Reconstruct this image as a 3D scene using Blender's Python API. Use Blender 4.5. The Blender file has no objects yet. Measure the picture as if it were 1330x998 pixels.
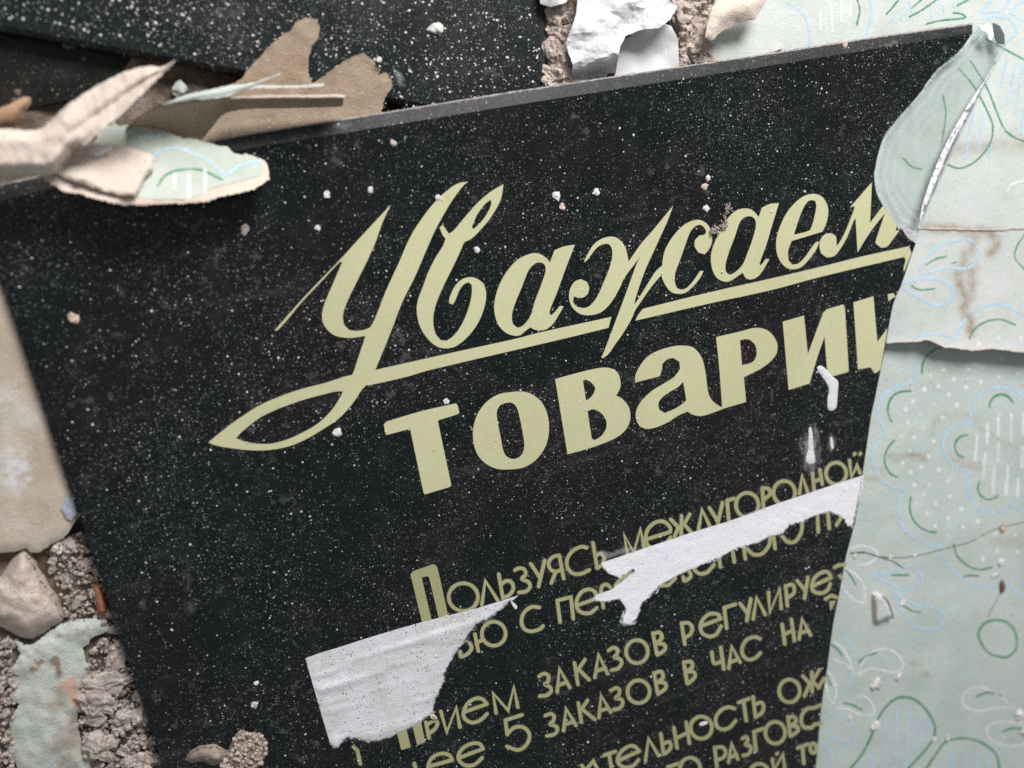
import bpy, math, random
import numpy as np
from mathutils import Vector, Matrix, noise
from mathutils.geometry import delaunay_2d_cdt
R = random.Random(7)
scene = bpy.context.scene
COL = scene.collection

# ---------------------------------------------------------------- camera
W, H, F = 1330.0, 998.0, 1030.0          # the photograph's size and focal length in pixels
CX, CY = W / 2, H / 2
v1 = Vector((4280 - CX, -420 - CY, F)).normalized()      # direction of the sign's text lines
v2 = Vector((1406 - CX, 4570 - CY, F)).normalized()      # direction down the sign
AX = v1
AZ = -(v1.cross(v2)).normalized()
AY = AZ.cross(AX).normalized()
DIST = 0.45
P0 = Vector((0, 0, DIST))
CAM = -Vector((AX.dot(P0), AY.dot(P0), AZ.dot(P0)))


def to_world_dir(d):
    return Vector((AX.dot(d), AY.dot(d), AZ.dot(d)))


def at(px, py, z=0.0):
    """The point of the horizontal plane at height z that the photograph shows at pixel (px, py)."""
    d = to_world_dir(Vector(((px - CX) / F, (py - CY) / F, 1.0)))
    t = (z - CAM.z) / d.z
    return CAM + d * t


cam_d = bpy.data.cameras.new("camera")
cam = bpy.data.objects.new("camera", cam_d)
COL.objects.link(cam)
r_, u_, b_ = to_world_dir(Vector((1, 0, 0))), to_world_dir(Vector((0, -1, 0))), to_world_dir(Vector((0, 0, -1)))
m = Matrix.Identity(4)
for i in range(3):
    m[i][0], m[i][1], m[i][2], m[i][3] = r_[i], u_[i], b_[i], CAM[i]
cam.matrix_world = m
cam_d.sensor_width = 36
cam_d.lens = 36 * F / W
cam_d.clip_start = 0.01
cam_d.clip_end = 50
cam_d.dof.use_dof = True
cam_d.dof.focus_distance = 0.462
cam_d.dof.aperture_fstop = 3.5
cam_d.dof.aperture_blades = 7
scene.camera = cam

# ---------------------------------------------------------------- light: one window, soft room light
world = bpy.data.worlds.new("World")
scene.world = world
world.use_nodes = True
bg = world.node_tree.nodes["Background"]
bg.inputs[0].default_value = (0.92, 0.96, 1.0, 1)
bg.inputs[1].default_value = 0.27
ld = bpy.data.lights.new("window_light", 'AREA')
ld.shape = 'RECTANGLE'
ld.size, ld.size_y = 0.66, 0.52
ld.energy = 30.0
ld.color = (1.0, 0.985, 0.97)
lo = bpy.data.objects.new("window_light", ld)
COL.objects.link(lo)
lo.location = (0.42, 1.05, 0.85)
lo.rotation_euler = (Vector((0.02, 0.02, 0)) - lo.location).to_track_quat('-Z', 'Y').to_euler()
scene.view_settings.view_transform = 'Standard'
scene.view_settings.look = 'None'
scene.view_settings.exposure = 0.0
scene.view_settings.gamma = 1.0
scene.cycles.use_denoising = False
scene.cycles.max_bounces = 8
scene.cycles.transparent_max_bounces = 12
scene.cycles.caustics_reflective = False
scene.cycles.caustics_refractive = False


def s2l(c):
    return tuple(((v / 255) / 12.92 if v / 255 <= 0.04045 else ((v / 255 + 0.055) / 1.055) ** 2.4) for v in c)


# ---------------------------------------------------------------- material helpers
class NT:
    def __init__(self, name):
        self.m = bpy.data.materials.new(name)
        self.m.use_nodes = True
        self.t = self.m.node_tree
        self.b = self.t.nodes["Principled BSDF"]
        self.out = self.t.nodes["Material Output"]
        self.pos = self.n('ShaderNodeNewGeometry').outputs['Position']

    def n(self, kind, **kw):
        x = self.t.nodes.new(kind)
        for k, v in kw.items():
            setattr(x, k, v)
        return x

    def l(self, a, b):
        self.t.links.new(a, b)

    def put(self, sock, v):
        if isinstance(v, (int, float)):
            sock.default_value = v
        elif isinstance(v, tuple):
            sock.default_value = (*v, 1) if len(v) == 3 and sock.type == 'RGBA' else v
        else:
            self.l(v, sock)

    def math(self, op, a, b=None, clamp=False):
        x = self.n('ShaderNodeMath', operation=op, use_clamp=clamp)
        self.put(x.inputs[0], a)
        if b is not None:
            self.put(x.inputs[1], b)
        return x.outputs[0]

    def noise(self, scale, detail=4, rough=0.55, vec=None, out=0, dist=0.0):
        x = self.n('ShaderNodeTexNoise')
        self.put(x.inputs['Vector'], vec or self.pos)
        x.inputs['Scale'].default_value = scale
        x.inputs['Detail'].default_value = detail
        x.inputs['Roughness'].default_value = rough
        x.inputs['Distortion'].default_value = dist
        return x.outputs[out]

    def stretch(self, sx, sy, sz=1.0, rot=0.0):
        x = self.n('ShaderNodeMapping')
        self.l(self.pos, x.inputs['Vector'])
        x.inputs['Scale'].default_value = (sx, sy, sz)
        x.inputs['Rotation'].default_value = (0, 0, rot)
        return x.outputs[0]

    def ramp(self, v, lo, hi, a=0.0, b=1.0):
        x = self.n('ShaderNodeMapRange', interpolation_type='SMOOTHSTEP')
        self.put(x.inputs[0], v)
        self.put(x.inputs[1], lo)
        self.put(x.inputs[2], hi)
        self.put(x.inputs[3], a)
        self.put(x.inputs[4], b)
        return x.outputs[0]

    def mix(self, f, a, b, mode='MIX'):
        x = self.n('ShaderNodeMix', data_type='RGBA', blend_type=mode)
        self.put(x.inputs[0], f)
        self.put(x.inputs[6], a)
        self.put(x.inputs[7], b)
        return x.outputs[2]

    def specks(self, scale, rmax, power, density):
        """Scattered round specks: a mask of single dots with their own sizes."""
        v = self.n('ShaderNodeTexVoronoi', voronoi_dimensions='2D')
        self.l(self.warp if hasattr(self, 'warp') else self.pos, v.inputs['Vector'])
        v.inputs['Scale'].default_value = scale
        c = self.n('ShaderNodeSeparateColor')
        self.l(v.outputs['Color'], c.inputs[0])
        r = self.math('MULTIPLY', self.math('POWER', c.outputs[0], power), rmax)
        msk = self.ramp(v.outputs['Distance'], r, self.math('MULTIPLY', r, 0.45))
        on = self.math('LESS_THAN', c.outputs[1], density)
        msk = self.math('MULTIPLY', msk, on)
        return self.math('MULTIPLY', msk, self.math('ADD', self.math('MULTIPLY', c.outputs[2], 0.75), 0.25))

    def bump(self, h, strength=0.3, dist=0.0005):
        x = self.n('ShaderNodeBump')
        x.inputs['Strength'].default_value = strength
        x.inputs['Distance'].default_value = dist
        self.put(x.inputs['Height'], h)
        self.l(x.outputs[0], self.b.inputs['Normal'])

    def done(self, color=None, rough=0.8, spec=0.3):
        if color is not None:
            self.put(self.b.inputs['Base Color'], color)
        self.put(self.b.inputs['Roughness'], rough)
        self.b.inputs['Specular IOR Level'].default_value = spec
        return self.m


def dusty(name, base, base2, rough, amount=1.0, film=0.03, spec=0.27, dust=(0.80, 0.80, 0.80), wear=None):
    """Glossy back-painted glass under loose plaster dust."""
    t = NT(name)
    w = t.n('ShaderNodeVectorMath', operation='ADD')
    nz = t.n('ShaderNodeTexNoise')
    t.l(t.pos, nz.inputs['Vector'])
    nz.inputs['Scale'].default_value = 1800
    sc = t.n('ShaderNodeVectorMath', operation='SCALE')
    t.l(nz.outputs['Color'], sc.inputs[0])
    sc.inputs['Scale'].default_value = 0.00042
    t.l(t.pos, w.inputs[0])
    t.l(sc.outputs[0], w.inputs[1])
    t.warp = w.outputs[0]
    dens = t.ramp(t.noise(13, 3), 0.30, 0.72, 0.10 * amount, 0.60 * amount)
    col = t.mix(t.ramp(t.noise(9, 4), 0.4, 0.65), base, base2)
    if wear:
        col = t.mix(t.ramp(t.noise(330, 5, 0.7), 0.45, 0.75, 0, 0.35), col, wear)
        col = t.mix(t.math('MULTIPLY', t.specks(420, 0.16, 1.5, 0.10), 0.8), col, tuple(v * 0.25 for v in wear))
        col = t.mix(t.ramp(t.noise(48, 6, 0.72), 0.60, 0.78, 0, 0.22), col, (0.30, 0.26, 0.20))
    fl = t.math('MULTIPLY', t.ramp(t.noise(60, 6, 0.7), 0.45, 0.8), film * 0.5)
    fl = t.math('ADD', fl, t.math('MULTIPLY', t.ramp(t.noise(900, 3, 0.7), 0.5, 0.8), film * 1.1))
    wipe = t.noise(1.0, 5, 0.65, t.stretch(14, 120, 1, 0.9))
    fl = t.math('ADD', fl, t.math('MULTIPLY', t.math('MULTIPLY', t.ramp(wipe, 0.52, 0.75), t.ramp(t.noise(11, 3), 0.45, 0.65)), film * 0.9))
    sp = t.math('MULTIPLY', t.ramp(t.noise(150, 2, 0.6), 0.57, 0.68), t.ramp(t.noise(17, 2), 0.5, 0.62))
    fl = t.math('ADD', fl, t.math('MULTIPLY', sp, film * 1.6))
    col = t.mix(fl, col, dust)
    a = t.specks(1150, 0.46, 1.4, dens)
    b = t.specks(560, 0.30, 2.2, t.math('MULTIPLY', dens, 0.6))
    c = t.specks(250, 0.20, 3.0, t.math('MULTIPLY', dens, 0.42))
    msk = t.math('MAXIMUM', t.math('MULTIPLY', a, 0.30), t.math('MAXIMUM', t.math('MULTIPLY', b, 0.75), c))
    hue = t.mix(t.noise(300, 2), dust, (0.74, 0.66, 0.60))
    col = t.mix(msk, col, hue)
    rg = t.math('ADD', t.math('MULTIPLY', msk, 0.6), t.ramp(t.noise(40, 5, 0.7), 0.35, 0.75, rough, rough + 0.16), clamp=True)
    t.bump(t.math('ADD', msk, t.math('MULTIPLY', t.noise(500, 2), 0.12)), 0.25, 0.0003)
    return t.done(col, rg, spec)


def rough_mat(name, c1, c2, scale=120, fine=1500, bump=0.5, dist=0.0008, rough=0.9, spots=None, lo=0.38, hi=0.64, spec=0.2, c3=None):
    t = NT(name)
    col = t.mix(t.ramp(t.noise(scale, 6, 0.65), lo, hi), c1, c2)
    if c3:
        col = t.mix(t.ramp(t.noise(scale * 0.45, 4, 0.6), 0.56, 0.7), col, c3)
    col = t.mix(t.ramp(t.noise(fine, 3, 0.6), 0.35, 0.68, 0.0, 0.55), col, tuple(v * 0.55 for v in c1))
    if spots:
        col = t.mix(t.specks(700, 0.34, 1.5, spots[1]), col, spots[0])
    h = t.math('ADD', t.noise(scale * 2, 6, 0.65), t.math('MULTIPLY', t.noise(fine, 4, 0.6), 0.5))
    t.bump(h, min(1.0, bump * 1.5), dist * 1.6)
    return t.done(col, rough, spec)


def paper_mat(name, c1, c2, attr=False, bump=0.25, rough=0.85, speck=None, scale=45, fray=False):
    t = NT(name)
    col = t.mix(t.ramp(t.noise(scale, 5, 0.6), 0.35, 0.68), c1, c2)
    col = t.mix(t.ramp(t.noise(1400, 3, 0.7), 0.36, 0.72, 0, 0.30), col, tuple(v * 0.6 for v in c1))
    if attr:
        col = t.mix(t.ramp(t.noise(34, 7, 0.75), 0.50, 0.78, 0, 0.55), col, (0.43, 0.42, 0.37))
        col = t.mix(t.ramp(t.noise(1.0, 6, 0.7, t.stretch(30, 160, 1, -0.5)), 0.56, 0.72, 0, 0.22), col, (0.36, 0.36, 0.33))
        col = t.mix(t.ramp(t.noise(15, 4, 0.6), 0.48, 0.70, 0, 0.35), col, (0.66, 0.66, 0.66))
        a = t.n('ShaderNodeAttribute', attribute_name='stain')
        f = t.math('MULTIPLY', a.outputs['Fac'], t.ramp(t.noise(170, 5, 0.65), 0.25, 0.7, 0.35, 1.0))
        col = t.mix(f, col, s2l((140, 110, 74)))
    if speck:
        col = t.mix(t.specks(640, 0.44, 1.3, t.ramp(t.noise(55, 3), 0.35, 0.65, 0.05, speck[1])), col, speck[0])
    if fray:
        e = t.n('ShaderNodeAttribute', attribute_name='edge').outputs['Fac']
        e = t.math('ADD', e, t.math('MULTIPLY', t.math('SUBTRACT', t.noise(420, 6, 0.75), 0.5), 1.5))
        t.put(t.b.inputs['Alpha'], t.ramp(e, 0.05, 0.55))
    t.bump(t.math('ADD', t.noise(1100, 4, 0.7), t.math('MULTIPLY', t.noise(220, 4), 0.9)), min(1.0, bump * 2.4), 0.0006)
    return t.done(col, rough, 0.15)


# ---------------------------------------------------------------- object helpers
LOC = {}


def tag(o, label=None, cat=None, group=None, kind=None):
    for k, v in (('label', label), ('category', cat), ('group', group), ('kind', kind)):
        if v:
            o[k] = v
    return o


def thing(name, loc, label, cat, group=None):
    o = bpy.data.objects.new(name, None)
    o.empty_display_size = 0.01
    COL.objects.link(o)
    o.location = loc
    LOC[o] = Vector(loc)
    return tag(o, label, cat, group)


def link(name, verts, faces, mats, parent=None, smooth=True, midx=None, attr=None):
    verts = [Vector(v) for v in verts]
    if parent is not None:
        org = LOC[parent]
    else:
        n = len(verts)
        org = Vector((sum(v.x for v in verts) / n, sum(v.y for v in verts) / n, min(v.z for v in verts)))
    me = bpy.data.meshes.new(name)
    me.from_pydata([v - org for v in verts], [], faces)
    for mm in (mats if isinstance(mats, (list, tuple)) else [mats]):
        me.materials.append(mm)
    if smooth is True:
        me.polygons.foreach_set('use_smooth', [True] * len(me.polygons))
    elif isinstance(smooth, list):
        me.polygons.foreach_set('use_smooth', smooth)
    if midx:
        me.polygons.foreach_set('material_index', midx)
    if attr:
        for an, av in attr.items():
            at_ = me.attributes.new(an, 'FLOAT', 'POINT')
            at_.data.foreach_set('value', av)
    me.update()
    o = bpy.data.objects.new(name, me)
    COL.objects.link(o)
    if parent is not None:
        o.parent = parent
        LOC[o] = LOC[parent]
    else:
        o.location = org
        LOC[o] = org
    return o


def T(x0, y0, s):
    return lambda pts: [(x0 + x / s, y0 + y / s) for x, y in pts]


def smooth_closed(pts, sharp=(), n=4, ang=None):
    """Catmull-Rom round a closed outline; points listed in sharp, or turning sharply, stay corners."""
    N = len(pts)
    cor = set(i % N for i in sharp)
    if ang is not None:
        for i in range(N):
            a, b, c = Vector(pts[i - 1]), Vector(pts[i]), Vector(pts[(i + 1) % N])
            d1, d2 = b - a, c - b
            if d1.length > 1e-6 and d2.length > 1e-6 and d1.angle(d2) > math.radians(ang):
                cor.add(i)
    out = []
    for i in range(N):
        p1, p2 = Vector(pts[i]), Vector(pts[(i + 1) % N])
        p0 = Vector(pts[i - 1]) if i not in cor else p1 - (p2 - p1) * 0.5
        p3 = Vector(pts[(i + 2) % N]) if (i + 1) % N not in cor else p2 + (p2 - p1) * 0.5
        for k in range(n):
            t = k / n
            q = 0.5 * ((2 * p1) + (p2 - p0) * t + (2 * p0 - 5 * p1 + 4 * p2 - p3) * t * t + (3 * p1 - p0 - 3 * p2 + p3) * t ** 3)
            out.append((q.x, q.y))
    return out


def smooth_open(pts, n=5):
    N = len(pts)
    if N < 3:
        return list(pts)
    out = []
    for i in range(N - 1):
        p1, p2 = Vector(pts[i]), Vector(pts[i + 1])
        p0 = Vector(pts[i - 1]) if i else p1 * 2 - p2
        p3 = Vector(pts[i + 2]) if i + 2 < N else p2 * 2 - p1
        for k in range(n):
            t = k / n
            q = 0.5 * ((2 * p1) + (p2 - p0) * t + (2 * p0 - 5 * p1 + 4 * p2 - p3) * t * t + (3 * p1 - p0 - 3 * p2 + p3) * t ** 3)
            out.append((q.x, q.y))
    out.append(tuple(pts[-1]))
    return out


def torn(pts, amp=1.0, step=2.5, rnd=R, closed=True):
    """Roughen an outline as paper tears."""
    out = []
    N = len(pts)
    for i in range(N if closed else N - 1):
        a, b = Vector(pts[i]), Vector(pts[(i + 1) % N])
        L = (b - a).length
        k = max(1, int(L / step))
        nr = Vector((-(b - a).y, (b - a).x)) / max(L, 1e-6)
        for j in range(k):
            q = a.lerp(b, j / k)
            w = noise.noise(Vector((q.x * 0.09, q.y * 0.09, 3.1))) * 1.3 + rnd.uniform(-0.6, 0.6)
            q = q + nr * w * amp
            out.append((q.x, q.y))
    if not closed:
        out.append(tuple(pts[-1]))
    return out


def inside(P, poly):
    x, y = P[:, 0], P[:, 1]
    c = np.zeros(len(P), bool)
    q = np.asarray(poly)
    j = len(q) - 1
    for i in range(len(q)):
        xi, yi, xj, yj = q[i, 0], q[i, 1], q[j, 0], q[j, 1]
        if yi != yj:
            c ^= ((yi > y) != (yj > y)) & (x < (xj - xi) * (y - yi) / (yj - yi) + xi)
        j = i
    return c


def edge_dist(P, poly):
    q = np.asarray(poly, float)
    d = np.full(len(P), 1e9)
    for i in range(len(q)):
        a, b = q[i - 1], q[i]
        ab = b - a
        L = max((ab ** 2).sum(), 1e-12)
        t = np.clip(((P - a) @ ab) / L, 0, 1)
        d = np.minimum(d, np.hypot(*(P - (a + t[:, None] * ab)).T))
    return d


def fill(loops, step=None, jitter=0.25):
    """Triangulate an outline with holes (even-odd), with inner points every step pixels."""
    pts, edges = [], []
    for lp in loops:
        b = len(pts)
        pts += [Vector(p) for p in lp]
        edges += [(b + i, b + (i + 1) % len(lp)) for i in range(len(lp))]
    nb = len(pts)
    if step:
        a = np.asarray(loops[0])
        (x0, y0), (x1, y1) = a.min(0), a.max(0)
        gx, gy = np.meshgrid(np.arange(x0 + step / 2, x1, step), np.arange(y0 + step / 2, y1, step))
        G = np.stack([gx.ravel(), gy.ravel()], 1)
        G += np.array([(R.uniform(-1, 1), R.uniform(-1, 1)) for _ in range(len(G))]).reshape(-1, 2) * step * jitter
        ok = np.zeros(len(G), bool)
        for lp in loops:
            ok ^= inside(G, lp)
        G = G[ok]
        dm = np.full(len(G), 1e9)
        for lp in loops:
            dm = np.minimum(dm, edge_dist(G, lp))
        G = G[dm > step * 0.4]
        pts += [Vector(p) for p in G]
    vs, es, fs, *_ = delaunay_2d_cdt(pts, edges, [], 0, 1e-5)
    V = np.array([(v.x, v.y) for v in vs])
    fs = [tuple(f) for f in fs]
    C = np.array([V[list(f)].mean(0) for f in fs])
    ok = np.zeros(len(fs), bool)
    for lp in loops:
        ok ^= inside(C, lp)
    fs = [f for f, k in zip(fs, ok) if k]
    return V, fs


def boundary(fs):
    cnt = {}
    for f in fs:
        for i in range(3):
            a, b = f[i], f[(i + 1) % 3]
            if (b, a) in cnt:
                del cnt[(b, a)]
            else:
                cnt[(a, b)] = 1
    return list(cnt)


def sheet(name, outline, zf, mat, parent=None, thick=0.0003, zbot=None, step=6, holes=(), side=None, smooth=True, attr=None, back=None):
    """A solid seen as the outline, its upper face at height zf(px, py, edge distance), going down by thick or to zbot."""
    loops = [outline] + list(holes)
    V, fs = fill(loops, step)
    D = np.full(len(V), 1e9)
    for lp in loops:
        D = np.minimum(D, edge_dist(V, lp))
    Z = [zf(x, y, d) if callable(zf) else zf for (x, y), d in zip(V, D)]
    top = [at(x, y, z) for (x, y), z in zip(V, Z)]
    f0 = fs[0]
    ff = []
    for f in fs:
        a, b, c = (top[i] for i in f)
        ff.append(f if (b - a).cross(c - a).z > 0 else (f[0], f[2], f[1]))
    fs = ff
    n = len(top)
    verts, faces, mi, sm = list(top), list(fs), [0] * len(fs), [smooth] * len(fs)
    av = {k: [fn(x, y) for x, y in V] for k, fn in (attr or {}).items()}
    if thick or zbot is not None:
        bot = [Vector((p.x, p.y, (p.z - thick) if zbot is None else min(zbot, p.z - 0.0001))) for p in top]
        verts += bot
        faces += [(f[2] + n, f[1] + n, f[0] + n) for f in fs]
        mi += [2 if back else 0] * len(fs)
        sm += [smooth] * len(fs)
        for a, b in boundary(fs):
            k = len(verts)
            verts += [top[a], top[b], bot[b], bot[a]]
            faces.append((k + 1, k, k + 3, k + 2))
            mi.append(1 if side else 0)
            sm.append(False)
        for k in av:
            av[k] += [0.0] * (len(verts) - len(av[k]))
    ms = [mat, side or mat] + ([back] if back else [])
    return link(name, verts, faces, ms, parent, sm, mi, av or None)


def flat(name, loops, z, mat, parent):
    """Flat print on a plane of height z (z may be a function)."""
    V, fs = fill(loops)
    top = [at(x, y, z(x, y) if callable(z) else z) for x, y in V]
    ff = []
    for f in fs:
        a, b, c = (top[i] for i in f)
        ff.append(f if (b - a).cross(c - a).z > 0 else (f[0], f[2], f[1]))
    return link(name, top, ff, mat, parent, False)


def strip(pts, w, cap=True, closed=False, wob=0.0):
    """Outline-less stroke: quads along a line with round ends; returns 2D verts and faces."""
    if closed and pts[0] == pts[-1]:
        pts = pts[:-1]
    N = len(pts)
    V, Fc = [], []
    P = [Vector(p) for p in pts]
    for i in range(N):
        a = P[i - 1] if (i or closed) else P[i]
        c = P[(i + 1) % N] if (i < N - 1 or closed) else P[i]
        d1 = (P[i] - a)
        d2 = (c - P[i])
        d1 = d1.normalized() if d1.length > 1e-6 else d2.normalized()
        d2 = d2.normalized() if d2.length > 1e-6 else d1
        t = d1 + d2
        t = t.normalized() if t.length > 1e-3 else d1
        nn = Vector((-t.y, t.x))
        k = min(1.9, 1.0 / max(0.35, nn.dot(Vector((-d1.y, d1.x)))))
        ww = w / 2 * k * (1 + wob * noise.noise(Vector((P[i].x * .15, P[i].y * .15, 0))))
        V += [P[i] + nn * ww, P[i] - nn * ww]
    M = N if closed else N - 1
    for i in range(M):
        j = (i + 1) % N
        Fc.append((2 * i, 2 * j, 2 * j + 1, 2 * i + 1))
    if cap and not closed:
        for e, sgn in ((0, -1), (N - 1, 1)):
            d = (P[1] - P[0]) if e == 0 else (P[-1] - P[-2])
            d = d.normalized() * sgn
            nn = Vector((-d.y, d.x))
            b = len(V)
            K = 5
            V += [P[e] + nn * (w / 2 * math.cos(math.pi * q / K)) + d * (w / 2 * math.sin(math.pi * q / K)) for q in range(K + 1)]
            Fc.append(tuple(range(b, b + K + 1)))
    return [(v.x, v.y) for v in V], Fc


def soft_strip(pts, w, closed=False):
    if closed and pts[0] == pts[-1]:
        pts = pts[:-1]
    P = [Vector(p) for p in pts]
    if not closed:
        P = [P[0] + (P[0] - P[1]).normalized() * w * 0.5] + P + [P[-1] + (P[-1] - P[-2]).normalized() * w * 0.5]
    N = len(P)
    V, A, Fc = [], [], []
    for i in range(N):
        p, q = (P[i - 1] if (i or closed) else P[i]), (P[(i + 1) % N] if (i < N - 1 or closed) else P[i])
        t = (q - p).normalized() if (q - p).length > 1e-6 else Vector((1, 0))
        nn = Vector((-t.y, t.x)) * w / 2 * (1 + 0.35 * noise.noise(Vector((P[i].x * .12, P[i].y * .12, 1.0))))
        end = not closed and i in (0, N - 1)
        V += [P[i] + nn, P[i], P[i] - nn]
        A += [0.0, 0.0 if end else 1.0, 0.0]
    for i in range(N if closed else N - 1):
        j = (i + 1) % N
        Fc += [(3 * i, 3 * j, 3 * j + 1, 3 * i + 1), (3 * i + 1, 3 * j + 1, 3 * j + 2, 3 * i + 2)]
    return [(v.x, v.y) for v in V], A, Fc


def soft_line(name, ln, w, z, mat, parent):
    V, A, Fc = soft_strip(ln, w, ln[0] == ln[-1] and len(ln) > 3)
    verts = [at(x, y, z(x, y)) for x, y in V]
    faces = [f if (verts[f[1]] - verts[f[0]]).cross(verts[f[2]] - verts[f[0]]).z > 0 else f[::-1] for f in Fc]
    return link(name, verts, faces, mat, parent, False, None, {'fade': A})


def strokes(name, lines, w, z, mat, parent, dz=0.000012, wob=0.0, halo=None):
    """One letter or motif: every line in it a stroke, each a hair above the one before."""
    verts, faces, mi, fade = [], [], [], []
    for q, ln in enumerate(lines if halo else []):  # olive halo: the letters' reflection in the glass, painted as soft strokes
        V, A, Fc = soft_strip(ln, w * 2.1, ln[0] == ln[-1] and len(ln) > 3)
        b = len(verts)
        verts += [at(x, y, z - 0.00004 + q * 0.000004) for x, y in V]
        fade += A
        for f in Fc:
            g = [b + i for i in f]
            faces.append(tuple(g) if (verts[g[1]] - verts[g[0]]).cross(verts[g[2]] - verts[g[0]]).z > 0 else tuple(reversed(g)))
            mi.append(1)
    for q, ln in enumerate(lines):
        closed = ln[0] == ln[-1] and len(ln) > 3
        V, Fc = strip(ln, w, True, closed, wob)
        b = len(verts)
        for x, y in V:
            zz = z(x, y) if callable(z) else z
            verts.append(at(x, y, zz + q * dz))
        for f in Fc:
            g = [b + i for i in f]
            a_, b2, c_ = verts[g[0]], verts[g[1]], verts[g[2]]
            faces.append(tuple(g) if (b2 - a_).cross(c_ - a_).z > 0 else tuple(reversed(g)))
            mi.append(0)
    fade += [1.0] * (len(verts) - len(fade))
    return link(name, verts, faces, [mat, halo] if halo else mat, parent, False, mi, {'fade': fade} if halo else None)


def ell(cx, cy, rx, ry, n=26, rot=0.0):
    c, s = math.cos(rot), math.sin(rot)
    o = []
    for i in range(n):
        a = 2 * math.pi * i / n
        x, y = rx * math.cos(a), ry * math.sin(a)
        o.append((cx + x * c - y * s, cy + x * s + y * c))
    return o + [o[0]]


def ico(sub=1):
    import bmesh
    bm = bmesh.new()
    bmesh.ops.create_icosphere(bm, subdivisions=sub, radius=1.0)
    v = [x.co.copy() for x in bm.verts]
    f = [tuple(y.index for y in x.verts) for x in bm.faces]
    bm.free()
    return v, f


ICO = {k: ico(k) for k in (1, 2, 3, 4)}


def lump(c, rx, ry, rz, seed, sub=2, amp=0.35, fr=1.3, flat_bottom=True):
    """A broken crumb or stone: verts and faces, resting on height c.z."""
    V, Fc = ICO[sub]
    a = seed * 2.399
    ca, sa = math.cos(a), math.sin(a)
    out = []
    for v in V:
        s = Vector((seed * 7.13, seed * 3.7, seed * 1.9))
        k = 1 + amp * noise.noise(v * fr + s) + amp * 0.5 * noise.noise(v * fr * 2.7 + s) + (amp * 0.30 * noise.noise(v * fr * 6 + s) + amp * 0.16 * noise.noise(v * fr * 13 + s) if sub > 2 else 0)
        p = Vector((v.x * rx, v.y * ry, v.z * rz)) * k
        p = Vector((p.x * ca - p.y * sa, p.x * sa + p.y * ca, p.z))
        if flat_bottom:
            p.z = max(p.z, -rz * 0.45) + rz * 0.45
        out.append(c + p)
    return out, Fc


def fbm(x, y, s, o=4, z=0.0):
    v, a = 0.0, 1.0
    for i in range(o):
        v += a * noise.noise(Vector((x * s, y * s, z + i * 7.3)))
        s *= 2.05
        a *= 0.5
    return v


PX = DIST / F        # metres per pixel at the picture's centre
# ---------------------------------------------------------------- materials
M_GLASS = dusty("black_glass", (0.0035, 0.0068, 0.0068), (0.0078, 0.0062, 0.0075), 0.14, 1.0, 0.030)  # tone shift, and partly the dust film, paint in faint hazy reflections
M_GLASS2 = dusty("black_glass_thick_dust", (0.007, 0.011, 0.012), (0.012, 0.012, 0.012), 0.25, 1.2, 0.03)
M_BEVEL = dusty("dusty_ground_glass", (0.016, 0.017, 0.019), (0.026, 0.025, 0.027), 0.42, 0.8, 0.05)
M_SHARD = dusty("filthy_black_glass", (0.006, 0.0065, 0.006), (0.022, 0.016, 0.012), 0.30, 0.5, 0.035, dust=(0.5, 0.44, 0.38))
M_INK = dusty("cream_lettering", s2l((195, 193, 155)), s2l((188, 186, 148)), 0.28, 0.55, 0.03, dust=(0.84, 0.83, 0.78), wear=s2l((172, 168, 126)))
M_INK2 = dusty("cream_lettering_small", s2l((166, 164, 124)), s2l((158, 156, 116)), 0.28, 0.40, 0.03, dust=(0.84, 0.83, 0.78), wear=s2l((140, 134, 92)))
M_DIRT = rough_mat("plaster_dirt", (0.30, 0.235, 0.19), (0.11, 0.082, 0.062), 90, 1300, 1.0, 0.0015, c3=(0.42, 0.35, 0.30))
M_STONE = rough_mat("mortar_crumb", (0.66, 0.575, 0.52), (0.37, 0.30, 0.255), 210, 1400, 1.0, 0.0008, c3=(0.66, 0.59, 0.54))


def add_tint(m, an, cc, lo=0.26, hi=0.40):
    """A stain with its own shape, laid over a material where the mesh says so."""
    nt = m.node_tree
    pb = nt.nodes["Principled BSDF"]
    src = pb.inputs['Base Color'].links[0].from_socket
    an_ = nt.nodes.new('ShaderNodeAttribute'); an_.attribute_name = an
    nz = nt.nodes.new('ShaderNodeTexNoise'); nz.inputs['Scale'].default_value = 230; nz.inputs['Detail'].default_value = 6
    gp = nt.nodes.new('ShaderNodeNewGeometry'); nt.links.new(gp.outputs['Position'], nz.inputs['Vector'])
    ad = nt.nodes.new('ShaderNodeMath'); ad.operation = 'MULTIPLY'
    nt.links.new(an_.outputs['Fac'], ad.inputs[0]); nt.links.new(nz.outputs[0], ad.inputs[1])
    mr = nt.nodes.new('ShaderNodeMapRange'); mr.interpolation_type = 'SMOOTHSTEP'
    nt.links.new(ad.outputs[0], mr.inputs[0]); mr.inputs[1].default_value = lo; mr.inputs[2].default_value = hi
    mx = nt.nodes.new('ShaderNodeMix'); mx.data_type = 'RGBA'
    nt.links.new(mr.outputs[0], mx.inputs[0]); nt.links.new(src, mx.inputs[6]); mx.inputs[7].default_value = (*cc, 1)
    nt.links.new(mx.outputs[2], pb.inputs['Base Color'])


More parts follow.
